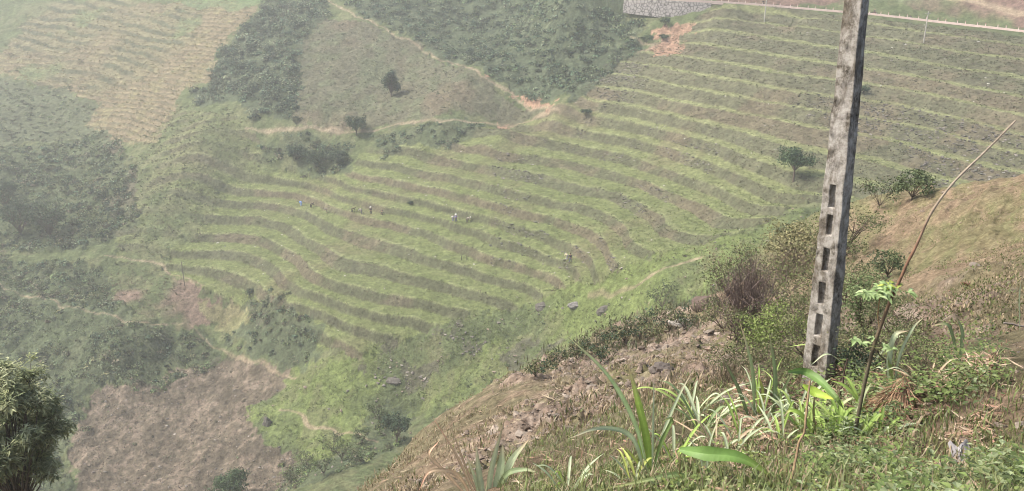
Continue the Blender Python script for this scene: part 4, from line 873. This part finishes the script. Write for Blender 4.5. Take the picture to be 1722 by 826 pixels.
plant('maize_plant', 'broad arching maize leaf close to the camera at the bottom', 'plant', (1142, 870), Y4, [
 ([(1142,870,Y4),(1143,800,Y4),(1143,756,Y4)], .014, C(.18,.16,.06)), ([(1143,756,Y4),(1185,763,Y4-.1),(1245,770,Y4-.15),(1302,803,Y4-.2)], .085, C(.13,.235,.05)),
 ([(1143,860,Y4),(1148,815,Y4),(1140,798,Y4),(1085,808,Y4),(1000,826,Y4)], .04, C(.19,.26,.10)), ([(1143,870,Y4),(1150,815,Y4),(1160,826,Y4-.1),(1165,860,Y4-.2)], .06, BG), ([(1140,870,Y4),(1110,830,Y4),(1098,850,Y4)], .05, BG),
 ([(1190,870,Y4+.3),(1188,800,Y4+.3),(1195,740,Y4+.3),(1222,676,Y4+.3)], .018, PG_), ([(1188,870,Y4+.3),(1180,780,Y4+.3),(1150,720,Y4+.3)], .02, PG_)])
Y5 = root(1385, 735)
plant('maize_plant', 'maize shoot with folded dark leaf and yellow green leaf in front of the pole base', 'plant', (1372, 735), Y5, [
 ([(1372,735,Y5),(1368,690,Y5),(1372,650,Y5)], .02, C(.16,.15,.06)), ([(1325,625,Y5-.1),(1352,625,Y5),(1378,640,Y5-.1),(1405,668,Y5-.3),(1420,690,Y5-.3)], .07, C(.12,.21,.05)), ([(1350,648,Y5-.1),(1375,662,Y5-.15),(1405,672,Y5-.3)], .075, C(.30,.42,.06)),
 ([(1370,735,Y5),(1350,700,Y5),(1330,690,Y5),(1318,700,Y5)], .04, BG)])
def fan(name, label, u, v, n_, ln, wd, cols, seed, group=None, up=(.5, 1.1)):
    g = _nh(u, v); r = np.random.default_rng(seed); e_ = empty(name, g, label, 'plant', group)
    for i in range(n_):
        a = r.uniform(0, 6.283); L_ = ln * r.uniform(.55, 1.15); el = r.uniform(*up); d = np.array([math.cos(a) * math.cos(el), math.sin(a) * math.cos(el), math.sin(el)])
        b0 = np.array([r.normal(0, .03), r.normal(0, .03), -.03]); p1 = b0 + d * L_ * .5 + [0, 0, .06 * L_]; p2 = b0 + d * L_ * .85 + [0, 0, -.02 * L_]; p3 = b0 + d * L_ * 1.05 + np.array([d[0], d[1], 0]) * .12 * L_ + [0, 0, -.28 * L_ * r.uniform(.2, 1)]
        mb = MB(); blade(mb, [b0, p1, p2, p3], wd * r.uniform(.7, 1.2), cols[r.integers(0, len(cols))] * r.uniform(.8, 1.2), i + seed, facing=unit(np.array([-d[0] * .5 + r.normal(0, .2), -d[1] * .5 - .3, 1.])) ); mb.build('leaf', M_nleaf, e_)
    return e_
LG = [C(.23,.33,.07), C(.30,.39,.11), C(.18,.27,.06), C(.34,.39,.2)]
for i, (u, v, n_, ln, wd, cols) in enumerate([(1345,722,10,.42,.03,LG), (1395,732,16,.40,.04,LG), (1425,725,14,.42,.042,LG), (1460,705,12,.45,.038,LG), (1378,712,9,.45,.032,LG), (1180,722,12,.65,.035,[PG_, LG[1], C(.2,.27,.12)]),
      (1132,775,9,.5,.028,[PG_, BG]), (1250,745,10,.5,.026,[PG_, LG[0]]), (1230,770,9,.4,.022,[PG_, LG[1]]), (1310,745,9,.42,.025,[PG_, LG[0]]), (1065,815,8,.35,.022,[PG_, YL]), (960,826,8,.4,.022,[PG_, LG[0]]), (1440,640,10,.8,.04,[PG_, LG[1]]), (1560,655,8,.4,.022,[PG_, BR]),(1365,735,12,.36,.03,LG),(1412,742,14,.36,.036,LG),(1445,738,12,.34,.03,LG),(1330,705,10,.5,.026,[PG_, LG[1]]),(1290,725,10,.5,.024,[PG_, LG[1], BR]),(1210,760,9,.45,.022,[PG_, BR]),(1280,700,8,.6,.024,[PG_, LG[0]]),(1170,700,9,.7,.03,[PG_, LG[1]]),(1480,735,9,.3,.024,[PG_, LG[0]])]):
    fan('grass_clump', 'bushy clump of long arching grass blades in the foreground weeds', u, v, n_, ln, wd, cols, 700 + i * 40, 'long bladed grass clumps in the foreground')
Y6 = root(1500, 662)
plant('grass_shoot', 'pale curved grass shoot just right of the leaning stick', 'plant', (1500, 662), Y6, [
 ([(1498,662,Y6),(1494,610,Y6),(1504,565,Y6),(1528,556,Y6)], .06, PG_), ([(1502,662,Y6),(1512,600,Y6),(1535,552,Y6),(1552,535,Y6)], .03, PG_), ([(1500,662,Y6),(1497,620,Y6),(1490,590,Y6)], .04, LG[1])])
Y7 = root(1612, 612)
plant('grass_shoot', 'grass shoot with a tan broken leaf on the bank at the right', 'plant', (1612, 612), Y7, [
 ([(1612,612,Y7),(1600,560,Y7),(1590,545,Y7),(1565,548,Y7)], .05, C(.17,.23,.10)), ([(1614,612,Y7),(1618,560,Y7),(1608,532,Y7)], .045, C(.2,.27,.13)), ([(1640,620,Y7-.3),(1626,590,Y7-.3),(1618,568,Y7-.3)], .05, C(.45,.36,.24)), ([(1600,615,Y7),(1595,590,Y7),(1600,570,Y7)], .04, C(.2,.26,.12))])
Y8 = root(1712, 560)
plant('grass_shoot', 'single pale blade standing at the right picture edge', 'plant', (1716, 560), Y8, [([(1715,560,Y8),(1714,500,Y8),(1719,462,Y8)], .03, PG_)])

# ---- sticks
YS = root(1434, 735)
def pstick(name, label, pix, rads, c, cat='stick', M=M_wood):
    P_ = np.array([at_y(*q) for q in pix]); g = P_[0].copy(); mb = MB(); Q = spline(P_ - g, 60); t = np.linspace(0, 1, 60)
    Q = Q + np.c_[vnoise(t * 9, t * 0, 3), t * 0, vnoise(t * 11, t * 0 + 5, 4)] * .012 * np.sin(t * np.pi)[:, None]
    rad = np.interp(t, np.linspace(0, 1, len(rads)), rads) * (1 + .14 * np.maximum(0, np.sin(t * 40)) ** 6)
    return g, mb, Q, rad, c
g, mb, Q, rad, c = pstick('', '', [(1434,745,YS),(1462,610,YS),(1492,520,YS-.05),(1520,460,YS-.1),(1545,400,YS-.1),(1585,330,YS-.1),(1640,272,YS),(1708,203,YS+.1)], [.015,.014,.012,.010,.008,.007], C(.2,.15,.11), )
e = empty('leaning_stem', g, 'tall bare leaning stem with a few pale green leaf sprays, right of the pole', 'sapling')
t = np.linspace(0, 1, 60)[:, None]; cc = C(.12,.105,.07) * (1 - smooth(.1, .45, t)) + C(.20,.115,.075) * smooth(.1, .45, t); cc = cc * (1 - smooth(.5, .75, t)) + C(.30,.25,.19) * smooth(.5, .75, t)
mb.tube(Q, rad, cc, 8); mb.build('stem', M_wood, e, smooth_=True)
def spray(parent, g, pix, Yq, n_, rad, ls, cols, seed):
    r = np.random.default_rng(seed); c0 = at_y(pix[0], pix[1], Yq) - g; mb = MB()
    for i in range(n_):
        o = r.normal(size=3) * [rad, rad * .7, rad * .35]; q = c0 + o; mb.tube([c0 - [0, 0, rad * .3], q], [.003, .002], C(.2,.22,.08), 3, False)
        for j in range(5):
            a = r.uniform(0, 6.28); d = np.array([math.cos(a), math.sin(a), r.normal(0, .25)]) * ls * r.uniform(.7, 1.2)
            blade(mb, [q, q + d * .5 + [0, 0, .006], q + d - [0, 0, ls * .15]], ls * .4, cols[r.integers(0, len(cols))] * r.uniform(.8, 1.2), i * 7 + j, peak=.45, facing=unit(np.array([0, -.5, 1.])))
    mb.build('leaf_spray', M_nleaf, parent)
SG = [C(.24,.33,.13), C(.29,.37,.17), C(.2,.28,.11)]
spray(e, g, (1476,492), YS - .1, 11, .085, .075, SG, 1); spray(e, g, (1505,483), YS - .1, 5, .04, .07, SG + [C(.34,.40,.08)], 2); spray(e, g, (1456,578), YS - .05, 6, .07, .065, SG, 3)
mb = MB(); mb.tube([at_y(1480,560,YS) - g, at_y(1476,530,YS) - g, at_y(1480,495,YS - .1) - g], [.006, .005, .004], C(.25,.17,.09), 5); mb.build('side_twig', M_wood, e)
for (pix, rads, c, lb) in [([(1318,850,root(1318,826)-.3),(1340,770,root(1318,826)-.1),(1356,700,root(1318,826)),(1362,640,root(1318,826)+.1)], [.008,.007,.005], C(.24,.17,.10), 'thin brown twig standing among the foreground weeds left of the pole'),
      ([(1410,700,root(1415,690)),(1416,650,root(1415,690)),(1425,603,root(1415,690))], [.012,.009,.005], C(.09,.06,.05), 'short dark upright stub between the pole and the leaning stem'),
      ([(1688,543,root(1700,560)),(1725,549,root(1700,560)),(1760,552,root(1700,560))], [.013,.012,.012], C(.22,.19,.17), 'grey stick jutting in from the right edge')]:
    g, mb, Q, rad, c = pstick('', '', pix, rads, c); mb.tube(Q, rad, c, 6); tag(mb.build('dry_stick', M_wood, None, g, True), lb, 'stick')
# rag, brick, straw heap
def rag():
    p = _nh(1618, 788); n_ = 16; V = []; 
    for i in range(n_):
        for j in range(n_):
            s_, t_ = i / (n_ - 1) - .5, j / (n_ - 1) - .5; q = vnoise(np.array([s_ * 5.]), np.array([t_ * 5.]), 9)[0]; q2 = vnoise(np.array([s_ * 11.]), np.array([t_ * 9.]), 10)[0]
            V.append((s_ * .13 * (1 + .5 * q), t_ * .10 + .03 * q, .10 + t_ * .17 + .035 * q + .02 * q2 - .06 * abs(s_) * 2))
    F = [[i * n_ + j, (i + 1) * n_ + j, (i + 1) * n_ + j + 1, i * n_ + j + 1] for i in range(n_ - 1) for j in range(n_ - 1)]
    tag(mesh_np('plastic_rag', V, F, M_cloth, C(.36,.34,.34), True, None, p - [0, 0, .02]), 'crumpled whitish plastic rag lying in the weeds at lower right', 'rag')
rag()
boulder(_nh(1505, 765) + [0, 0, .02], (.12,.08,.06), C(.38,.20,.15), 'small reddish brick fragment in the weeds', 'brick_fragment', 81, sub=2)['category'] = 'brick'
hp = _nh(1512, 690); rr0 = np.random.default_rng(77); mb = MB()
for i in range(420):
    a = rr0.uniform(0, 6.283); q = rr0.uniform(0, 1); p0 = np.array([math.cos(a) * .28 * q, math.sin(a) * .2 * q, .34 * (1 - q) * rr0.uniform(.5, 1)]); d = np.array([math.cos(a), math.sin(a), -1.2]) * rr0.uniform(.05, .16) + rr0.normal(0, .03, 3)
    mb.tube([p0, p0 + d], [.004, .002], [C(.36,.24,.15), C(.42,.31,.2), C(.26,.15,.10)][i % 3] * rr0.uniform(.7, 1.2), 3, False)
tag(mb.build('straw_heap', M_wood, None, hp), 'small reddish heap of dry straw behind the weeds right of the leaning stem', 'straw heap')

# ---- near-left tree with drooping leaves
p = at_y(6, 722, 22.0); gz = float(near_z(np.array([p[0]]), np.array([p[1]]))[0]); r = np.random.default_rng(88)
e = empty('mango_tree', (p[0], p[1], gz), 'near leafy tree with drooping long leaves at the lower left corner', 'tree')
ch = p[2] - gz; mb = MB(); E = []; low = ch - 2.9
mb.tube([(0, 0, -.5), (.1, .05, low * .5), (0, 0, low)], [.2, .16, .12], C(.10,.085,.07), 8)
for i in range(72):
    d = unit(r.normal(size=3)); en = np.array([0, 0, ch - .1]) + d * [1.5, 1.5, 2.2] * r.uniform(.6, .98); md = np.array([0, 0, low]) * .4 + en * .6 + r.normal(0, .1, 3)
    mb.tube([(0, 0, low), md, en], [.035, .018, .008], C(.10,.085,.07), 5); E.append(en)
    for j in range(10):
        e2 = en + unit(r.normal(size=3)) * r.uniform(.12, .42); mb.tube([md * .2 + en * .8, e2], [.012, .006], C(.10,.085,.07), 3, False); E.append(e2)
mb.build('trunk', M_bark, e); Vs = []; Cs = []
for q in E:
    cc = [C(.30,.33,.17), C(.36,.38,.21), C(.22,.25,.13), C(.44,.46,.28)][r.integers(0, 4)]
    for j in range(28):
        a = r.uniform(0, 6.283); L_ = r.uniform(.14, .26); o = q + r.normal(0, .07, 3); d = np.array([math.cos(a) * .8, math.sin(a) * .8, r.uniform(-.65, .55)]); d /= np.linalg.norm(d)
        s_ = np.cross(d, [0, 0, 1.]); s_ /= np.linalg.norm(s_) + 1e-6; w_ = L_ * .13; Vs += [o, o + d * L_ * .45 + s_ * w_, o + d * L_ - [0, 0, L_ * .16], o + d * L_ * .45 - s_ * w_]; Cs += [cc * r.uniform(.65, 1.35)] * 4
mesh_np('crown', np.array(Vs), np.arange(len(Vs)).reshape(-1, 4), M_leaf, np.array(Cs), False, e)

# ---- people
def skin_obj(name, V, E_, rad, mat, parent, sub=1, rt=0):
    me = bpy.data.meshes.new(name); me.from_pydata([tuple(map(float, v)) for v in V], E_, []); o = bpy.data.objects.new(name, me); COL.objects.link(o); o.parent = parent
    m = o.modifiers.new('skin', 'SKIN'); m.use_smooth_shade = True
    if not me.skin_vertices: 
        bpy.context.view_layer.update()
    sv = me.skin_vertices[0].data
    for i, q in enumerate(rad): sv[i].radius = (q, q); sv[i].use_root = (i == rt)
    s = o.modifiers.new('sub', 'SUBSURF'); s.levels = sub; s.render_levels = sub; me.materials.append(mat); return o
cm = {}
def cmat(c):
    k_ = tuple(c)
    if k_ not in cm: cm[k_] = material('cloth_dyed', .9, .1, attr=False, color=k_, var=.1, scale=20)
    return cm[k_]
SKIN = (.30,.19,.13)
def person(p, face, pose, shirt, trousers, label, hat=None, s=1.0, group=None):
    e = empty('person', p, label, 'person', group, face); e.scale = (s, s, s)
    lean = {'stand': R(4), 'bend': R(75), 'crouch': R(40), 'sit': R(8), 'ride': R(12)}[pose]; hz_ = {'crouch': .42, 'sit': .45, 'ride': .78}.get(pose, .86)
    hip = np.array([0, 0, hz_]); tv = np.array([0, math.sin(lean), math.cos(lean)]); ch = hip + tv * .30; sh = hip + tv * .48; nk = hip + tv * .56
    hd = nk + unit(tv + [0, .25, -.1 if pose == 'bend' else .1]) * .10; ht = hd + unit(tv + [0, .2, 0]) * .13
    def arm(sd): 
        a = sh + [sd * .19, 0, -.02]
        if pose == 'bend': return a, a + [sd * .03, .05, -.26], a + [sd * .0, .14, -.48]
        if pose in ('ride', 'sit', 'crouch'): return a, a + [sd * .05, .12, -.22], a + [sd * .02, .36, -.26]
        return a, a + [sd * .05, .0, -.28], a + [sd * .03, .14, -.50]
    def leg(sd):
        h = hip + [sd * .10, 0, -.04]
        if pose == 'crouch': return h, h + [sd * .08, .34, .02], np.array([sd * .16, .12, .07]), np.array([sd * .16, .30, .03])
        if pose in ('ride', 'sit'): return h, h + [sd * .12, .38, -.02], h + [sd * .12, .36, -.40], h + [sd * .12, .50, -.44]
        return h, np.array([sd * .12, .05 * sd + .05, .46]), np.array([sd * .13, .09 * sd - .02, .07]), np.array([sd * .14, .09 * sd + .16, .035])
    V = [hip, ch, sh, nk, hd, ht]; rd_ = [.125, .135, .10, .052, .085, .06]; E_ = [(0, 1), (1, 2), (2, 3), (3, 4), (4, 5)]
    for sd_ in (-1, 1):
        a, b_, c_ = arm(sd_); i = len(V); V += [a, b_, c_, c_ + (c_ - b_) * .3]; rd_ += [.058, .043, .032, .028]; E_ += [(2, i), (i, i + 1), (i + 1, i + 2), (i + 2, i + 3)]
        h, k_, f_, t_ = leg(sd_); i = len(V); V += [h, k_, f_, t_]; rd_ += [.088, .06, .042, .035]; E_ += [(0, i), (i, i + 1), (i + 1, i + 2), (i + 2, i + 3)]
    skin_obj('body', V, E_, rd_, cmat(SKIN), e)
    SV = [hip + tv * .02, ch, sh]; SR = [.155, .16, .13]; SE = [(0, 1), (1, 2)]
    for sd_ in (-1, 1):
        a, b_, c_ = arm(sd_); i = len(SV); SV += [a, b_, b_ * .3 + c_ * .7]; SR += [.075, .058, .05]; SE += [(2, i), (i, i + 1), (i + 1, i + 2)]
    skin_obj('shirt', SV, SE, SR, cmat(shirt), e)
    TV = [hip + tv * .05, hip]; TR = [.14, .14]; TE = [(0, 1)]
    for sd_ in (-1, 1):
        h, k_, f_, t_ = leg(sd_); i = len(TV); TV += [h, k_, f_ + (k_ - f_) * .12]; TR += [.105, .076, .06]; TE += [(1, i), (i, i + 1), (i + 1, i + 2)]
    skin_obj('trousers', TV, TE, TR, cmat(trousers), e)
    mb = MB(); d = unit(ht - hd)
    if hat is not None:
        mb.tube([ht - d * .06, ht - d * .05, ht + d * .02, ht + d * .12], [.22, .21, .13, .02], C(1, 1, 1), 12); mb.build('hat', cmat(hat), e)
    else:
        mb.tube([hd - [0, .03, .02], hd + d * .08 - [0, .03, 0], ht + d * .05], [.085, .098, .05], C(1, 1, 1), 8); mb.build('hair', cmat((.02,.018,.016)), e)
    return e
W_ = (.62,.62,.60); BL = (.16,.36,.85); DKc = (.025,.025,.035)
for (u, v, fc, pose, sh_, tr_, lb, hat) in [
 (507,347,.6,'bend',BL,(.22,.38,.80),'person in bright blue clothes bending over the terrace, leftmost of the workers',None),
 (523,350,-.8,'bend',DKc,DKc,'person in dark clothes bending right beside the one in blue',None),
 (550,358,1.5,'bend',(.3,.28,.24),(.12,.12,.11),'person in grey brown clothes bending between the blue worker and the dark green one',None),
 (592,358,-1.2,'bend',(.05,.07,.03),DKc,'person in dark green bending low beside the one in pale grey',None),
 (608,360,.9,'bend',(.42,.43,.42),(.2,.2,.2),'person in pale grey bending, between the dark green and the white capped workers',None),
 (624,361,2.6,'stand',DKc,DKc,'person in black clothes with a white hat standing on the terrace',W_),
 (641,363,-.5,'crouch',(.05,.06,.04),(.03,.03,.03),'person in dark clothes crouching at the right end of the left group',None),
 (762,373,.4,'bend',W_,(.25,.25,.3),'person in a white shirt bending at the left of the trio on the terrace',None),
 (767,374,2.9,'stand',(.30,.27,.5),(.12,.12,.22),'person in violet with a white hat in the middle of the trio on the terrace',W_),
 (785,375,-1.2,'bend',(.4,.38,.34),(.15,.14,.13),'person in beige bending at the right of the trio on the terrace',W_),
 (954,438,.5,'bend',(.66,.64,.42),(.3,.3,.3),'person in pale yellow bending over the lower terrace, beside one in black',W_),
 (959,442,2.8,'stand',DKc,(.14,.15,.2),'person in black standing beside the one in pale yellow',None)]:
    person(on_far(u, v), fc, pose, sh_, tr_, lb, hat, 1.3)
for i, (u, v) in enumerate([(776,438), (785,437)]):
    p = on_far(u, v); mb = MB(); mb.tube([(0, 0, -.2), (.03, 0, .5), (.0, .02, 1.15)], [.10, .09, .06], C(.07,.06,.05), 6)
    tag(mb.build('tree_stump', M_bark, None, p), ['left', 'right'][i] + ' one of two little dark stumps side by side on a lower terrace', 'stump')

# ---- motorcyclist and walkers on the road
def on_road(u, off=2.5):
    X_ = at_y(u, 20, 1); i = int(np.argmin(np.abs(rl[:, 0] / rl[:, 1] - X_[0]))); return np.array([rl[i, 0] + rn[i, 0] * off, rl[i, 1] + rn[i, 1] * off, rl[i, 2] + .03]), math.atan2(rd[i, 1], rd[i, 0])
def motorbike(u, label, s=1.0):
    p, a = on_road(u, 1.6); e = empty('motorcycle', p, label, 'motorcycle', None, a - R(90))
    for y_ in (-.62, .62):
        mb = MB(); th_ = np.linspace(0, 2 * np.pi, 21); mb.tube(np.c_[0 * th_, y_ + np.cos(th_) * .26, .31 + np.sin(th_) * .26], .055, C(.03,.03,.03), 6, False); w_ = mb.build('wheel', M_cloth, e)
        mb = MB(); mb.tube([(-.05, y_, .31), (.05, y_, .31)], [.09, .09], C(.4,.4,.4), 8); mb.build('hub', M_cloth, w_)
    mb = MB(); mb.tube([(0, -.62, .36), (0, -.2, .42), (0, .25, .40), (0, .45, .85)], [.06, .14, .13, .06], C(.25,.05,.05), 8); mb.tube([(0, .62, .32), (0, .45, .95)], [.035, .035], C(.3,.3,.3), 6); mb.build('frame', M_cloth, e)
    mb = MB(); mb.tube([(0, -.62, .74), (0, -.2, .74), (0, .12, .70)], [.08, .12, .10], C(.02,.02,.02), 8); mb.build('seat', M_cloth, e)
    mb = MB(); mb.tube([(-.33, .30, .98), (0, .44, .96), (.33, .30, .98)], [.02, .02, .02], C(.1,.1,.1), 6); mb.build('handlebar', M_cloth, e)
    return p, a
p, a = motorbike(1468, 'small red motorcycle riding the road just right of the concrete pole')
person(p + [-.15 * -math.sin(a - R(90)), -.15 * math.cos(a - R(90)), 0], a - R(90), 'ride', (.09,.07,.08), (.05,.05,.07), 'person in dark clothes riding the motorcycle on the road', (.35,.2,.18))
p, a = on_road(1281, 1.4); person(p, a, 'stand', DKc, DKc, 'person in black walking on the road beside the left concrete pole')
p, a = on_road(1531, 1.0); person(p, a + 2, 'crouch', (.06,.06,.08), DKc, 'person in dark clothes crouching on the road near the right concrete pole')
# ------------------------------------------------------------------ haze
bm = bmesh.new(); bmesh.ops.create_cube(bm, size=1)
me = bpy.data.meshes.new('haze'); bm.to_mesh(me); bm.free()
hz = bpy.data.objects.new('haze', me); COL.objects.link(hz)
lo = np.array([-420., -20., min(float(z.min()), float(z2.min())) - 1.0]); hi = np.array([430., 600., max(float(z.max()), 4) + 12.0])
hz.location = (lo + hi) / 2; hz.scale = hi - lo
hm = bpy.data.materials.new('haze_air'); hm.use_nodes = True; n = hm.node_tree.nodes
n.remove(n['Principled BSDF']); pv = n.new('ShaderNodeVolumePrincipled'); pv.inputs['Color'].default_value = (.965, .985, .98, 1)
pv.inputs['Density'].default_value = HAZE_DENSITY; pv.inputs['Anisotropy'].default_value = .3
hm.node_tree.links.new(pv.outputs[0], n['Material Output'].inputs['Volume']); me.materials.append(hm)
tag(hz, kind='stuff')
